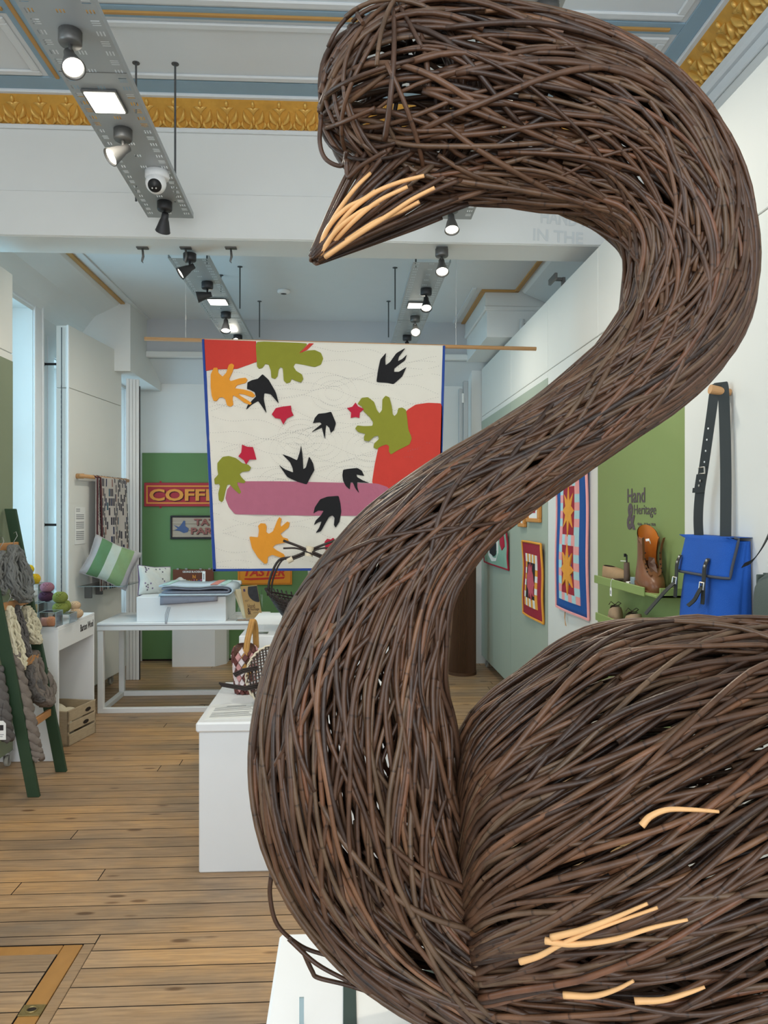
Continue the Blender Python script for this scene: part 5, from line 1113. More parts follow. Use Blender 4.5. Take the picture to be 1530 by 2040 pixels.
def acr_box(x0, x1, y0, y1, z0, z1, label):
    t = thing('acrylic_box', ((x0+x1)/2, (y0+y1)/2, z0), label, 'box', 'clear acrylic display boxes'); e = .003
    mb = MB().box(x0, x1, y0, y0+e, z0, z1).box(x0, x1, y1-e, y1, z0, z1).box(x0, x0+e, y0+e, y1-e, z0, z1).box(x1-e, x1, y0+e, y1-e, z0, z1).box(x0+e, x1-e, y0+e, y1-e, z1-e, z1); mb.build('walls', ACRYL, t)
    mb = MB(); r = .0016
    for (x, y) in ((x0, y0), (x1, y0), (x0, y1), (x1, y1)): mb.box(x-r, x+r, y-r, y+r, z0, z1)
    for y in (y0, y1): mb.box(x0, x1, y-r, y+r, z1-r, z1+r)
    for x in (x0, x1): mb.box(x-r, x+r, y0, y1, z1-r, z1+r)
    mb.build('edges', ACRE, t)
a = at(78, 1245, 5.0); b = at(111, 1245, 5.0); acr_box(a.x, b.x, 5.0, 5.12, KZ, .96, 'clear box over the orange and rose yarn balls')
a = at(104, 1240, 5.15); b = at(137, 1240, 5.15); acr_box(a.x, b.x, 5.16, 5.30, KZ, at(120, 1222, 5.22).z, 'clear riser under the green yarn balls')
a = at(78, 1220, 5.35); b = at(108, 1220, 5.35); acr_box(a.x, b.x, 5.36, 5.50, KZ, at(92, 1198, 5.42).z, 'clear riser under the plum yarn ball')
a = at(48, 1200, 5.44); b = at(76, 1200, 5.44); acr_box(a.x, b.x, 5.44, 5.60, KZ, at(60, 1162.5, 5.50).z, 'tall clear riser under the yellow yarn balls')
a = at(61, 1240, 5.24); b = at(78, 1240, 5.24); acr_box(a.x, b.x, 5.22, 5.34, KZ, .99, 'clear box around the tan yarn ball')

# ================================================================ LADDER WITH HANKS
LGR = mat('ladder_green_paint', S(42, 66, 44), .5, var=.08); RNG = mat('rung_wood', S(192, 138, 88), .5, var=.15, vs=6)
lt = thing('ladder', (-1.77, 4.62, 0), 'dark green ladder leaning on the panel and hung with wool hanks', 'ladder')
def lx(z): return -1.742-.19*z
for y in (4.41, 4.828): MB().obox((lx(0)-.038, y-.013, 0), (.066, 0, 0), (0, .026, 0), (lx(1.62)-lx(0), 0, 1.62), .003).build('rail', LGR, lt)
for z in (1.395, 1.06, .715, .37): MB().obox((lx(z)-.012, 4.423, z-.022), (.02, 0, 0), (0, .392, 0), (0, 0, .044), .003).build('rung', RNG, lt)
def hank(top, w, h, m, label, n=22, r=.0065, tilt=(0, 0, 0), pinch=.35, hook=True, grp='wool hanks on the ladder'):
    """a loop of yarn strands hanging from a point"""
    top = Vector(top); tl = Vector(tilt); t = thing('wool_hank', tuple(top-Vector((0, 0, h))), label, 'wool hank', grp); mb = MB()
    for k in range(n):
        f = R_.uniform(.25, 1); ph = R_.uniform(-.5, .5); zz = R_.uniform(.93, 1.0); P = []
        for q in range(25):
            a = math.pi/2+2*math.pi*q/24; s = (1-math.sin(a))/2
            wv = w*(pinch+(1-pinch)*math.sin(math.pi*min(1, s*.55+.1)))
            P.append(top+tl*s+Vector((ph*.03*s, f*wv/2*math.cos(a)+.004*math.sin(q*2+k), -h*zz*s+.004*math.cos(q*1.7+k)))+Vector((R_.uniform(-.025, .025)*1, 0, 0)))
        mb.tube(catmull([tuple(p) for p in P[:-1]]+[tuple(P[0])], 2), r, 5)
    mb.build('strands', m, t, True, kind='stuff')
    if hook: MB().tube([top+Vector((.0, 0, .075)), top+Vector((.014, 0, .085)), top+Vector((.022, 0, .06)), top+Vector((.004, 0, .03)), top+Vector((-.006, 0, 0)), top+Vector((.004, 0, -.012)), top+Vector((.014, 0, .0))], .0022, 5).build('hook', CASTM, t, True)
    return t
HG = mat('hank_grey', S(116, 118, 116), .95, var=.18, vs=30, bump=.6, bs=200); HC = mat('hank_cream', S(212, 204, 178), .95, var=.07, vs=30, bump=.5, bs=200); HD_ = mat('hank_dark_grey', S(98, 94, 92), .95, var=.25, vs=40, bump=.6, bs=200); HB_ = mat('hank_brown_grey', S(122, 112, 104), .95, var=.2, vs=14, bump=.8, bs=120); HCM = mat('hank_cable_cream', S(206, 198, 172), .95, var=.1, vs=60, bump=1, bs=150)
def hk(x, y, Y): return tuple(at(x, y, Y))
hank(hk(27, 1088, 4.62), .30, .33, HG, 'large mid grey hank on the top rung', 34, .008, (.05, .02, 0))
hank(hk(0, 1100, 4.47), .16, .24, HG, 'grey hank at the photo edge, left of the large grey one', 18, .008)
hank(hk(14, 1210, 4.51), .13, .36, HC, 'long cream hank at the left of the middle rung', 24, .008, (.075, 0, 0))
hank(hk(30, 1208, 4.62), .10, .30, HD_, 'narrow dark grey hank between two cream hanks', 16, .007, (.06, 0, 0))
hank(hk(52, 1210, 4.76), .17, .22, HCM, 'short knitted cream hank at the right of the middle rung', 22, .008, (.06, 0, 0))
hank(hk(64, 1300, 4.77), .24, .32, HB_, 'thick brown grey hank on the lower rung at the right', 20, .014, (.09, 0, 0), .5, False)
hank(hk(58, 1328, 4.66), .13, .21, HD_, 'small dark grey hank under the thick brown grey one', 18, .009, (.05, 0, 0))
def rope(P, R, r, m, label, turns):
    P = catmull(P, 12); t = thing('wool_rope', tuple(P[-1]), label, 'wool hank', 'wool hanks on the ladder'); n = len(P)
    for s in range(3):
        Q = [Vector(p)+Vector((R*math.cos(turns*2*math.pi*i/n+s*2.094), R*math.sin(turns*2*math.pi*i/n+s*2.094), 0)) for i, p in enumerate(P)]
        MB().tube(Q, [r*(.75+.35*math.sin(math.pi*min(1, i/n*1.3)))*(1+.12*math.sin(i*1.9)) for i in range(n)], 9).build('twisted_strand', m, t, True)
rope([hk(26, 1302, 4.47), hk(36, 1350, 4.47), hk(48, 1400, 4.46), hk(60, 1450, 4.45), hk(70, 1490, 4.44), hk(76, 1512, 4.44)], .019, .026, HB_, 'long twisted brown grey wool rope beside the front ladder rail', 3.2)
rope([hk(-8, 1330, 4.36), hk(-2, 1380, 4.355), hk(8, 1430, 4.35), hk(16, 1475, 4.345)], .019, .026, HD_, 'dark twisted wool rope behind the front ladder rail', 2.6)
q = at(3, 1455, 4.14); t = thing('price_tag', (q.x, 4.14, q.z-.05), 'white swing tag at the left photo edge beside the ladder', 'tag')
MB().prism([(q.x+a, 4.14, q.z+b) for a, b in ((-.03, -.05), (.022, -.05), (.022, .035), (.008, .05), (-.03, .05))], (0, .002, 0)).build('card', PAPER, t)
MB().box(q.x-.02, q.x+.01, 4.138, 4.1405, q.z-.0, q.z+.028).build('emblem', INK, t); MB().box(q.x-.02, q.x+.012, 4.1385, 4.1405, q.z-.024, q.z-.021).box(q.x-.02, q.x+.006, 4.1385, 4.1405, q.z-.034, q.z-.031).build('printed_lines', PRINT, t, kind='stuff')
MB().tube([(q.x+.0, 4.141, q.z+.045), (q.x-.004, 4.15, q.z+.09), (q.x, 4.16, q.z+.14)], .0012, 4).build('string', INK, t)

# ================================================================ RIGHT WALL GOODS
PF = 1.43
def onp(px_, X):                                  # distance at which photo column px_ meets the plane x = X
    u = (px_-765)/1530.0; return X*(math.cos(YAW)-u*math.sin(YAW))/(math.sin(YAW)+u*math.cos(YAW))
VIN = mat('dark_mauve_vinyl', S(92, 80, 84), .6, var=.02)
xx = PF-.003
def vin(s, x0_, x1_, py_, h_, **k):
    ya, yb = onp(x0_, xx), onp(x1_, xx); ym = (ya+yb)/2; z = EYE+(1020-py_)/1530.0*ym*1.0
    return (s, (xx, ym, at((x0_+x1_)/2, py_, ym).z), (0, -1, 0), (0, 0, 1)), dict(w=ya-yb, h=h_*ym/1530*1.02, depth=.001, **k)
mb = MB()
for a, k in (vin('Hand', 1250, 1285, 987, 29, bold=.012), vin('&', 1249, 1266, 1029, 53, bold=.03), vin('Heritage', 1263, 1307, 1018, 26), vin('4 July - 12 Sept 2026', 1270, 1306, 1045, 7)): mb.text(*a, **k)
solo('wall_lettering', mb, VIN, 'dark vinyl words Hand and Heritage with dates on the olive panel', 'lettering')
def shelf(z, y0, y1, label):
    t = thing('wall_shelf', (PF-.07, (y0+y1)/2, z-.02), label, 'shelf', 'olive shelves on the olive panel')
    MB().box(PF-.135, PF-.0015, y0, y1, z-.012, z, .002).build('shelf_board', OLIVEL, t)
    MB().box(PF-.143, PF-.135, y0+.12, y1, z-.018, z+.022, .002).build('front_lip', OLIVEL, t)
    MB().box(PF-.12, PF-.0015, y0+.0, y0+.008, z-.012, z+.03, .002).build('end_lip', OLIVEL, t)
shelf(1.252, 3.14, 3.92, 'upper olive shelf carrying the brown boot'); shelf(1.062, 3.14, 3.90, 'lower olive shelf carrying the felt shoes')
def loft(secs, n=20):
    """closed rings: (z, y0, y1, halfwidth) -> surface; y runs heel(+) to toe(-)"""
    vs = []; fs = []
    for z, a, b, w, tz in secs:
        for k in range(n):
            t = 2*math.pi*k/n; c, s = math.cos(t), math.sin(t); c = math.copysign(abs(c)**.85, c); vs.append((w*s*(1 if True else 1), (a+b)/2+(b-a)/2*c, z+tz*(1+c)/2))
    for i in range(len(secs)-1):
        for k in range(n): fs.append((i*n+k, i*n+(k+1) % n, (i+1)*n+(k+1) % n, (i+1)*n+k))
    return vs, fs, n
BS = 1.0
def xf(vs, o, ang, pitch=0.0):
    M = Matrix.Translation(o) @ Matrix.Rotation(ang, 4, 'Z') @ Matrix.Rotation(pitch, 4, 'X'); return [tuple(M @ (Vector(p)*BS)) for p in vs]
LEA = mat('brown_boot_leather', S(122, 78, 50), .35, var=.12, vs=12, bump=.06); LEAD = mat('dark_boot_leather', S(92, 58, 42), .45, var=.1); LIN = mat('tan_boot_lining', S(206, 124, 48), .55, var=.1); SOLE = mat('boot_sole', S(122, 82, 52), .6, var=.1); EYM = mat('eyelet', S(40, 32, 28), .4, .5)
BS = 1.02
bo_ = Vector((1.362, 3.40, 1.262)); ba = math.radians(-8); bp = math.radians(10)
t = thing('leather_boot', tuple(bo_), 'brown leather ankle boot with tan lining on the upper olive shelf', 'boot')
secs = [(.018, .10, -.165, .050, 0), (.03, .104, -.168, .053, 0), (.05, .104, -.165, .052, 0), (.066, .102, -.150, .050, .0), (.082, .10, -.115, .046, .0), (.10, .098, -.070, .042, .0), (.125, .094, -.038, .040, 0), (.155, .090, -.030, .041, .004), (.19, .092, -.035, .043, .004), (.225, .096, -.040, .045, -.004), (.262, .098, -.042, .046, -.085)]
def open_front(fs, n, r0):
    return [f for q, f in enumerate(fs) if not (q//n >= r0 and min((q % n)+.5, n-(q % n)-.5) < 3.1)]
vs, fs, n = loft(secs, 24); MB().add(xf(vs, bo_, ba, bp), open_front(fs, n, 5)).build('upper', LEA, t, True)
ins = [(z, a-.005, b+.005, w-.004, tz) for z, a, b, w, tz in secs[5:]]; ins[-1] = (ins[-1][0]+.001,)+ins[-1][1:]
vs, fs, n = loft(ins, 24); MB().add(xf(vs, bo_, ba, bp), [f[::-1] for f in open_front(fs, n, 0)]).build('lining', LIN, t, True)
vs, fs, n = loft([(0.006, .10, -.17, .050, 0), (.007, .106, -.176, .056, 0), (.02, .106, -.176, .057, 0), (.02, .1, -.165, .05, 0)]); MB().add(xf(vs, bo_, ba, bp), fs+[tuple(range(n))]).build('sole', SOLE, t, False)
MB().add(xf([(sx*.046, y, z) for sx in (-1, 1) for y, z in ((.104, -.018), (.035, -.018), (.035, .008), (.104, .008))], bo_, ba, bp), [(0, 1, 2, 3), (7, 6, 5, 4), (0, 4, 5, 1), (1, 5, 6, 2), (2, 6, 7, 3), (3, 7, 4, 0)]).build('heel', SOLE, t)
# open lace flaps and tongue at the front of the shaft
MB().add(xf([(-.014, -.100, .085), (.014, -.100, .085), (.016, -.050, .115), (.014, -.035, .14), (-.010, -.032, .145), (-.016, -.050, .115)], bo_, ba, bp), [(0, 1, 2, 3, 4, 5)]).build('tongue', LEAD, t)
for s in (-1, 1):
    MB().ribbon(xf([(s*.017, -.116, .084), (s*.030, -.082, .105), (s*.036, -.052, .135), (s*.036, -.046, .17), (s*.040, -.050, .205), (s*.044, -.06, .235)], bo_, ba, bp), (.012, .004, .004), (0, .004, 0)).build('lace_flap', LEA, t)
    for (y, z) in ((-.10, .094), (-.085, .106), (-.068, .12), (-.056, .14), (-.052, .165)): MB().ell(xf([(s*.031, y-.004, z+.002)], bo_, ba, bp)[0], .0035, .0035, .0035, 8, 6).build('eyelet', EYM, t)
MB().ribbon(xf([(-.03, -.05, .222), (-.018, -.058, .226), (-.012, -.06, .212)], bo_, ba, bp), (0, .003, .010), (0, .003, 0)).build('size_tab', PAPER, t)
BS = 1.0
solo('boot_block', MB().box(1.325, 1.395, 3.43, 3.50, 1.2525, 1.262+.0, .001).box(1.315, 1.335, 3.44, 3.49, 1.2525, 1.30, .002), mat('grey_blue_block', S(140, 156, 160), .6), 'small grey blue block under the heel of the leather boot', 'block')
# clay shoe and wooden shoemaking tool
CLA = mat('rough_clay_leather', S(170, 138, 104), .8, var=.2, vs=18, bump=.4, bs=60); CLD = mat('dark_rough_sole', S(66, 50, 42), .8, var=.2, vs=18, bump=.4)
def shoe(o, ang, L, hgt, m, label, grp=None, pitch=0.0, lace=False, sole=None):
    t = thing('shoe', tuple(o), label, 'shoe', grp); k = L/.24
    S_ = [(.004, .11, -.125, .036, 0), (.016, .116, -.13, .041, 0), (.034, .114, -.125, .041, 0), (.05, .112, -.10, .038, 0), (.064*hgt, .108, -.05, .033, 0), (.08*hgt, .105, -.01, .028, -.01), (.088*hgt, .103, .0, .026, -.016)]
    vs, fs, n = loft([(z*k, a*k, b*k, w*k, tz*k) for z, a, b, w, tz in S_], 18); MB().add(xf(vs, o, ang, pitch), fs+[tuple(range(n))]).build('upper', m, t, True)
    ins = [(z*k+.0005, (a-.006)*k, (b+.006)*k, (w-.005)*k, tz*k) for z, a, b, w, tz in S_[3:]]; vs, fs, n = loft(ins, 18); MB().add(xf(vs, o, ang, pitch), [f[::-1] for f in fs]).build('lining', CLD, t, True)
    vs, fs, n = loft([(0, .112*k, -.127*k, .038*k, 0), (.001, .12*k, -.134*k, .044*k, 0), (.010, .12*k, -.134*k, .044*k, 0), (.010, .11*k, -.12*k, .038*k, 0)], 18); MB().add(xf(vs, o, ang, pitch), fs).build('sole', sole or m, t)
    if lace:
        for y, z in ((-.075, .060), (-.05, .068), (-.025, .078)): MB().tube(xf([(-.026*k, y*k, z*k*hgt), (0, (y-.01)*k, (z+.006)*k*hgt), (.026*k, y*k, z*k*hgt)], o, ang, pitch), .0025, 5).build('lace', CLD, t)
        MB().tube(xf([(-.02*k, -.05*k, .075*k), (-.035*k, -.04*k, .09*k), (-.02*k, -.03*k, .1*k), (0, -.045*k, .08*k), (.025*k, -.03*k, .1*k), (.035*k, -.045*k, .08*k)], o, ang, pitch), .0022, 5).build('lace', CLD, t)
o = at(1224, 1150, 3.86); shoe(Vector((1.362, 3.82, 1.2525)), math.radians(12), .215, 1.05, CLA, 'old rough tan shoe with dark sole at the far end of the upper shelf', None, math.radians(-6), sole=CLD)
q = at(1252, 1150, 3.58); t = thing('shoe_last_tool', (1.345, 3.585, 1.2525), 'dark wooden post with hooked iron top on the upper shelf', 'tool'); DWD = mat('dark_tool_wood', S(92, 74, 62), .6, var=.15, vs=20)
MB().tube([(1.338, 3.59, 1.2525), (1.338, 3.59, 1.29), (1.336, 3.59, 1.36)], [.017, .0155, .013], 12).build('post', DWD, t, True)
MB().tube([(1.336, 3.59, 1.358), (1.336, 3.59, 1.395), (1.329, 3.592, 1.398)], .004, 6).box(1.324, 1.334, 3.588, 3.597, 1.387, 1.402).build('iron_hook', BLACK, t)
MB().tube([(1.336, 3.59, 1.366), (1.31, 3.60, 1.367)], .0022, 5).build('pin', PAPER, t); MB().obox((1.325, 3.50, 1.2528), (.03, 0, 0), (0, .08, 0), (0, 0, .02), .004).build('foot', DWD, t)
for dx, z, l in ((0, 1.215, 'white string tag hanging from the front lip of the upper shelf'), ):
    t = thing('price_tag', (1.283, 3.66, 1.195), l, 'tag'); MB().prism([(1.2835, 3.66+a, z+b) for a, b in ((-.012, -.022), (.012, -.022), (.012, .012), (.005, .02), (-.005, .02), (-.012, .012))], (.0015, 0, 0)).build('card', PAPER, t)
    MB().tube([(1.284, 3.66, z+.016), (1.283, 3.655, 1.26), (1.287, 3.65, 1.277), (1.30, 3.63, 1.27)], .0012, 4).build('string', PAPER, t); MB().box(1.2828, 1.2836, 3.655, 3.665, z-.012, z+.005).build('printed_lines', PRINT, t)
t = thing('price_tag', (1.33, 3.52, 1.2725), 'small white tag lying on the upper shelf beside the boot block', 'tag'); MB().obox((1.315, 3.515, 1.262), (.022, 0, .002), (0, .03, .01), (0, 0, .001)).build('card', PAPER, t); MB().tube([(1.326, 3.545, 1.273), (1.34, 3.555, 1.275), (1.35, 3.56, 1.262)], .0012, 4).build('string', INK, t)
FELT = mat('tan_felt', S(168, 140, 112), .9, var=.08, vs=30, bump=.4, bs=120)
shoe(Vector((1.358, 3.80, 1.063)), math.radians(166), .20, .95, FELT, 'tan felt lace shoe further along the lower shelf', None, lace=True); shoe(Vector((1.352, 3.54, 1.063)), math.radians(172), .20, .95, FELT, 'tan felt lace shoe nearer the satchel on the lower shelf', None, lace=True)

# wall quilts
def hangq(name, label, y0, y1, z0, z1, m, bind, x=PF-.022):
    t = thing(name, (x, (y0+y1)/2, z0), label, 'quilt'); c = []
    f = lambda u, v: Vector((x+.006*math.sin(u*5+v*3)-.004*math.cos(v*9), y1+(y0-y1)*u, z1+(z0-z1)*v))
    MB().grid(f, 14, 30, back=(.010, 0, 0)).build('cloth', m, t, True)
    for s, e in (((0, 0), (1, 0)), ((1, 0), (1, 1)), ((1, 1), (0, 1)), ((0, 1), (0, 0))):
        MB().tube([f(s[0]+(e[0]-s[0])*k/16, s[1]+(e[1]-s[1])*k/16) for k in range(17)], .009, 5).build('binding', bind, t)
    def pc(nm, pts, mm, d): MB().prism([f(u, v)-Vector((d, 0, 0)) for u, v in pts], (d, 0, 0)).build(nm, mm, t)
    return t, pc
def rect(a, b, c, d): return [(a, c), (b, c), (b, d), (a, d)]
QSB = qmat('quilt_strip_pink', S(238, 166, 164)); QSL = qmat('quilt_strip_aqua', S(178, 216, 222)); QDB = qmat('quilt_royal_blue', S(20, 84, 158)); QMR = qmat('quilt_maroon', S(158, 34, 54)); QYO = qmat('quilt_amber', S(232, 160, 60)); QWH = qmat('quilt_white', S(232, 230, 224))
y0, y1 = 4.42, 5.08
t, pc = hangq('star_quilt', 'long blue bordered quilt with amber stars on the white panel', y0, y1, .97, 2.02, QDB, QSB)
Z = lambda z: (2.02-z)/1.05
cu0, cu1 = .14, .80
k = 0
for z1_, z0_ in ((1.92, 1.76), (1.457, 1.39), (1.085, 1.035)):
    for i in range(6): pc('strip_patch', rect(cu0+(cu1-cu0)*i/6, cu0+(cu1-cu0)*(i+1)/6, Z(z1_), Z(z0_)), QSB if (i+k) % 2 else QSL, .004)
    k += 1
for z1_, z0_ in ((1.76, 1.457), (1.39, 1.085)):
    for i in range(6):
        a, b = Z(z1_+(z0_-z1_)*i/6), Z(z1_+(z0_-z1_)*(i+1)/6)
        pc('strip_patch', rect(cu0, .26, a, b), QSB if i % 2 else QSL, .004); pc('strip_patch', rect(.66, cu1, a, b), QSL if i % 2 else QSB, .004)
    pc('block_patch', rect(.26, .66, Z(z1_), Z(z0_)), QMR, .005)
    zc_, hz = (z1_+z0_)/2, (z1_-z0_)/2; P = []
    for i, (rr) in enumerate((1.08, .46, .98, .50, .88, .48, 1.02, .44)*2):
        an = math.pi/2+i*2*math.pi/16; P.append((.46+.235*rr*math.cos(an), Z(zc_+hz*.99*rr*math.sin(an))))
    pc('star', P, QYO, .009)
for s in (0, .02): MB().tube([(PF-.012, 4.88+s, .975), (PF-.02, 4.875+s*.5, .92), (PF-.018, 4.87-s, .87)], .002, 4).build('loose_thread', PINE, t)
t, pc = hangq('sun_quilt', 'small red bordered quilt with a dusky pink burst on the sage panel', 5.44, 6.04, .80, 1.37, QMR, QYO)
for i in range(7):
    m1, m2 = (QYO, QWH) if i % 2 else (QWH, QYO); a, b = .14+.66*i/7, .14+.66*(i+1)/7
    pc('strip_patch', rect(a, b, .16, .27), m1, .004); pc('strip_patch', rect(a, b, .75, .86), m2, .004)
for i in range(6): a, b = .27+.48*i/6, .27+.48*(i+1)/6; pc('strip_patch', rect(.14, .24, a, b), QWH if i % 2 else QYO, .004); pc('strip_patch', rect(.70, .80, a, b), QYO if i % 2 else QWH, .004)
pc('block_patch', rect(.24, .70, .27, .75), QBLK, .005)
pc('burst', [(.30, .30), (.36, .36), (.42, .27), (.46, .35), (.54, .29), (.54, .38), (.60, .42), (.64, .50), (.70, .55), (.66, .62), (.68, .70), (.60, .66), (.56, .76), (.50, .67), (.44, .74), (.42, .64), (.34, .60), (.30, .52), (.26, .46), (.31, .40)], qmat('quilt_dusky_pink', S(196, 84, 100)), .009)
t, pc = hangq('mint_quilt', 'mint green quilt with a black and white shape on the far sage panel', 6.62, 7.75, 1.095, 1.43, qmat('quilt_mint', S(140, 178, 158)), QMR)
pc('patch', [(.22, .55), (.30, .30), (.50, .10), (.66, .30), (.68, .62), (.58, .86), (.40, .90), (.26, .75)], QWH, .004); pc('patch', [(.26, .50), (.36, .22), (.52, .14), (.60, .40), (.60, .66), (.52, .74), (.34, .68)], QBLK, .007); pc('patch', [(.74, .08), (.90, .08), (.90, .40), (.82, .52), (.74, .38)], QSTAR, .006)
for y0_, y1_, z0_, z1_, l in ((5.52, 5.92, 1.523, 1.74, 'wood framed picture above the red sun quilt, half hidden by the neck'), (5.98, 6.2, 1.48, 1.66, 'smaller wood framed picture beside the larger frame')):
    t = thing('picture_frame', (PF-.02, (y0_+y1_)/2, z0_), l, 'picture'); w = .05
    for a, b, c, d in ((y0_, y1_, z0_, z0_+w*.6), (y0_, y1_, z1_-w*.6, z1_), (y0_, y0_+w, z0_+w*.6, z1_-w*.6), (y1_-w, y1_, z0_+w*.6, z1_-w*.6)): MB().box(PF-.028, PF-.003, a, b, c, d, .004).build('frame_rail', mat('orange_wood', S(206, 140, 66), .5, var=.1), t)
    MB().box(PF-.014, PF-.003, y0_+w, y1_-w, z0_+w*.6, z1_-w*.6).build('picture', PAPER, t); MB().box(PF-.016, PF-.013, (y0_+y1_)/2-.05, (y0_+y1_)/2+.06, z0_+.07, z1_-.06).build('image', QSTAR, t)

# satchels on the near white panel
WPF = 1.385
BLU = mat('blue_canvas', S(26, 86, 176), .8, var=.08, vs=10, bump=.5, bs=300); BLKL = mat('black_leather', S(40, 44, 42), .5, var=.06, bump=.06); TRM = mat('grey_trim', S(70, 74, 84), .7); SIL = mat('bright_buckle', S(196, 192, 184), .3, .85)
bt = thing('blue_satchel', (1.33, 2.73, 1.03), 'bright blue canvas satchel with black straps hanging from a wooden peg', 'bag')
yN, yF = 2.565, 2.925; zt, zb = 1.50, 1.00
def sx(z, f): return (1.315-.045*math.sin(min(1, (zt-z)/.42)*math.pi*.55))   # front face bulges downward
def bagp(u, v):   # front panel u: far->near, v: top->bottom
    z = zt+(zb-zt)*v; return Vector((sx(z, 0)+.035*(abs(2*u-1)**6), yF+.01*math.sin(v*3)+(yN-yF-.02)*u-.015*v*(1-2*u), z))
MB().grid(bagp, 18, 20).build('front_panel', BLU, bt, True)
MB().grid(lambda u, v: bagp(1, v).lerp(Vector((WPF-.004, yN-.01-.015*v, zt+(zb-zt)*v)), u)+Vector((0, -.035*math.sin(math.pi*u)*(0.25+.75*v)*(1-.45*math.exp(-((u-.45)/.12)**2)), 0)), 14, 18).build('gusset', BLU, bt, True)
MB().grid(lambda u, v: bagp(0, v).lerp(Vector((WPF-.004, yF+.01, zt+(zb-zt)*v)), u)+Vector((0, .02*math.sin(math.pi*u), 0)), 8, 14).build('gusset', BLU, bt, True)
MB().box(WPF-.008, WPF-.002, yN-.005, yF+.005, zb, zt).box(1.29, WPF-.002, yN, yF, zb-.004, zb+.01, .003).build('back_panel', BLU, bt)
fl0 = lambda u, v: (lambda s: Vector((WPF-.004-(WPF-.004-1.300)*min(1, s/.28), yF+.012+(yN-yF-.030)*u, zt+.012-.012*max(0, (s-.28))*0)) if s < .28 else Vector((sx(zt-(s-.28)*.19, 0)-.012+.03*(abs(2*u-1)**8), yF+.012+(yN-yF-.030)*u-.006*math.sin(s*5), zt+.010-(s-.28)*.19)))(v)
MB().grid(fl0, 18, 18, back=(.004, 0, .001)).build('flap', BLU, bt, True)
MB().tube([fl0(0, k/14) for k in range(4, 15)]+[fl0(k/14, 1) for k in range(1, 15)]+[fl0(1, 1-k/14) for k in range(1, 12)], .005, 6).build('flap_trim', TRM, bt, True)
def strap(yc, far):
    pr_ = bt; xf0 = fl0(.5, .62).x-.008
    p = [Vector((xf0, yc, 1.435)), Vector((xf0-.012, yc, 1.405)), Vector((xf0-.016, yc-.002, 1.365)), Vector((xf0-.020, yc-.006, 1.335)), Vector((xf0-.022, yc-.008, 1.305)), Vector((xf0-.024, yc-.008, 1.275))]
    s = MB().ribbon(catmull(p, 5), (0, .024, 0), (.004, 0, .002)).build('closing_strap', BLKL, bt)
    for z, dx in ((1.427, -.006), (1.408, -.013)): MB().ell((xf0+dx, yc, z), .003, .006, .006, 8, 6).build('rivet', SIL, s)
    MB().ribbon(catmull([Vector((xf0-.024, yc-.004, 1.335)), Vector((xf0-.034, yc+.004, 1.312)), Vector((xf0-.040, yc+.022, 1.285)), Vector((xf0-.05, yc+.05, 1.262))] if not far else [Vector((xf0-.024, yc-.004, 1.33)), Vector((xf0-.05, yc+.01, 1.30)), Vector((xf0-.085, yc+.03, 1.25)), Vector((xf0-.12, yc+.04, 1.205))], 5), (0, .02, .006), (.004, 0, 0)).build('strap_tail', BLKL, s)
    MB().tube([(xf0-.025, yc-.017, 1.326), (xf0-.025, yc+.015, 1.326), (xf0-.022, yc+.015, 1.35), (xf0-.022, yc-.017, 1.35)], .0028, 6, closed=True).build('buckle', SIL, s)
strap(2.66, False); strap(2.885, True)
pz, py = 2.03, 2.70
def loop(pts, w): return catmull(pts, 6)
ss_ = MB().ribbon(catmull([(1.352, py-.03, 1.50), (1.356, py-.024, 1.75), (1.356, py-.012, 1.98), (1.352, py-.008, pz+.028), (1.345, py+.0, pz+.036)], 6), (.026, -.030, 0), (.002, .0025, 0)).build('shoulder_strap', BLKL, bt)
s2 = MB().ribbon(catmull([(1.345, py+.0, pz+.036), (1.335, py+.012, pz+.02), (1.33, py+.03, 1.96), (1.325, py+.075, 1.78), (1.322, py+.105, 1.67), (1.322, py+.118, 1.58), (1.328, py+.125, 1.50)], 6), (.023, -.028, 0), (.002, .0025, 0)).build('shoulder_strap', BLKL, bt)
for z, dy in ((1.905, .044), (1.865, .054), (1.825, .064), (1.785, .074)): MB().ell((1.3265-.002, py+dy, z), .0025, .004, .004, 8, 6).build('strap_hole', PAPER, s2)
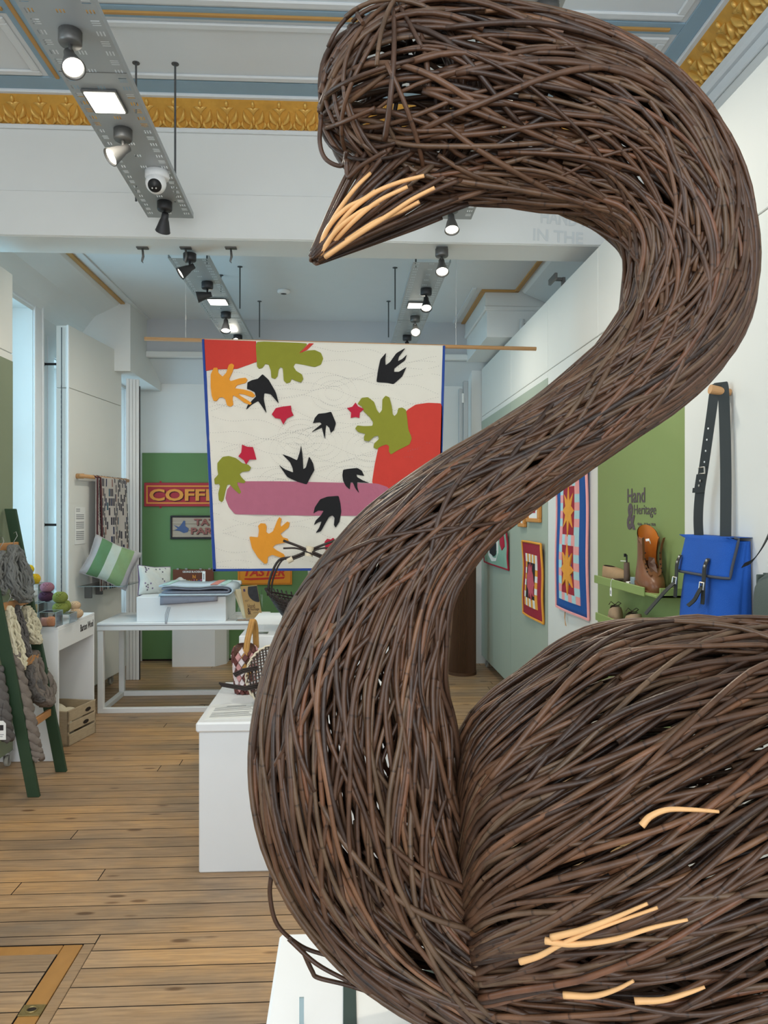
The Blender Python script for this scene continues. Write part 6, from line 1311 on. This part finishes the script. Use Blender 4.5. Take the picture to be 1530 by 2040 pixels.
MB().ribbon([(1.318, py+.080, 1.74), (1.316, py+.096, 1.68)], (.025, -.031, 0), (.004, .005, 0)).build('buckle_tab', BLKL, s2); MB().ribbon([(1.315, py+.098, 1.690), (1.315, py+.102, 1.672)], (.028, -.035, 0), (.006, .007, 0)).build('keeper_loop', BLKL, s2)
MB().tube([(1.316, py+.054, 1.742), (1.316, py+.10, 1.742), (1.316, py+.102, 1.765), (1.316, py+.056, 1.765)], .0028, 6, closed=True).build('buckle', SIL, s2)
for dy, z in ((.080, 1.715), (.098, 1.713), (.089, 1.698)): MB().ell((1.311, py+dy, z), .003, .005, .005, 8, 6).build('rivet', SIL, s2)
solo('wall_peg', MB().cyl((WPF-.001, py, pz), (WPF-.075, py, pz+.012), .013, .017, 14), PINE, 'short round wooden peg holding the blue satchel strap', 'peg')
GRC = mat('grey_canvas', S(86, 96, 90), .8, var=.08, bump=.4, bs=300)
gt = thing('grey_satchel', (1.33, 2.28, 1.03), 'dark grey green canvas satchel at the right photo edge', 'bag'); gy0, gy1 = 2.10, 2.46
MB().grid(lambda u, v: Vector((1.30+.06*(abs(2*u-1)**5)+.05*(abs(2*v-1)**8), gy1+(gy0-gy1)*u, 1.405-.385*v)), 16, 16).build('front_panel', GRC, gt, True)
for y in (gy0, gy1): MB().obox((1.35, y-.004, 1.03), (.033, 0, 0), (0, .008, 0), (0, 0, .365), .002).build('gusset', GRC, gt)
MB().box(1.372, WPF-.002, gy0, gy1, 1.02, 1.40).build('back_panel', GRC, gt)
MB().ribbon(catmull([(1.30, 2.45, 1.425), (1.31, 2.40, 1.45), (1.33, 2.35, 1.53), (1.35, 2.31, 1.66), (1.36, 2.29, 1.9)], 6), (.004, .03, -.018), (.004, 0, 0)).build('shoulder_strap', BLKL, gt)
MB().ribbon([(1.335, 2.458, 1.26), (1.33, 2.458, 1.20), (1.33, 2.457, 1.15)], (.003, .022, 0), (.004, 0, 0)).build('closing_strap', BLKL, gt); MB().tube([(1.325, 2.447, 1.19), (1.325, 2.47, 1.19), (1.325, 2.47, 1.21), (1.325, 2.447, 1.21)], .0025, 6, closed=True).build('buckle', SIL, gt)
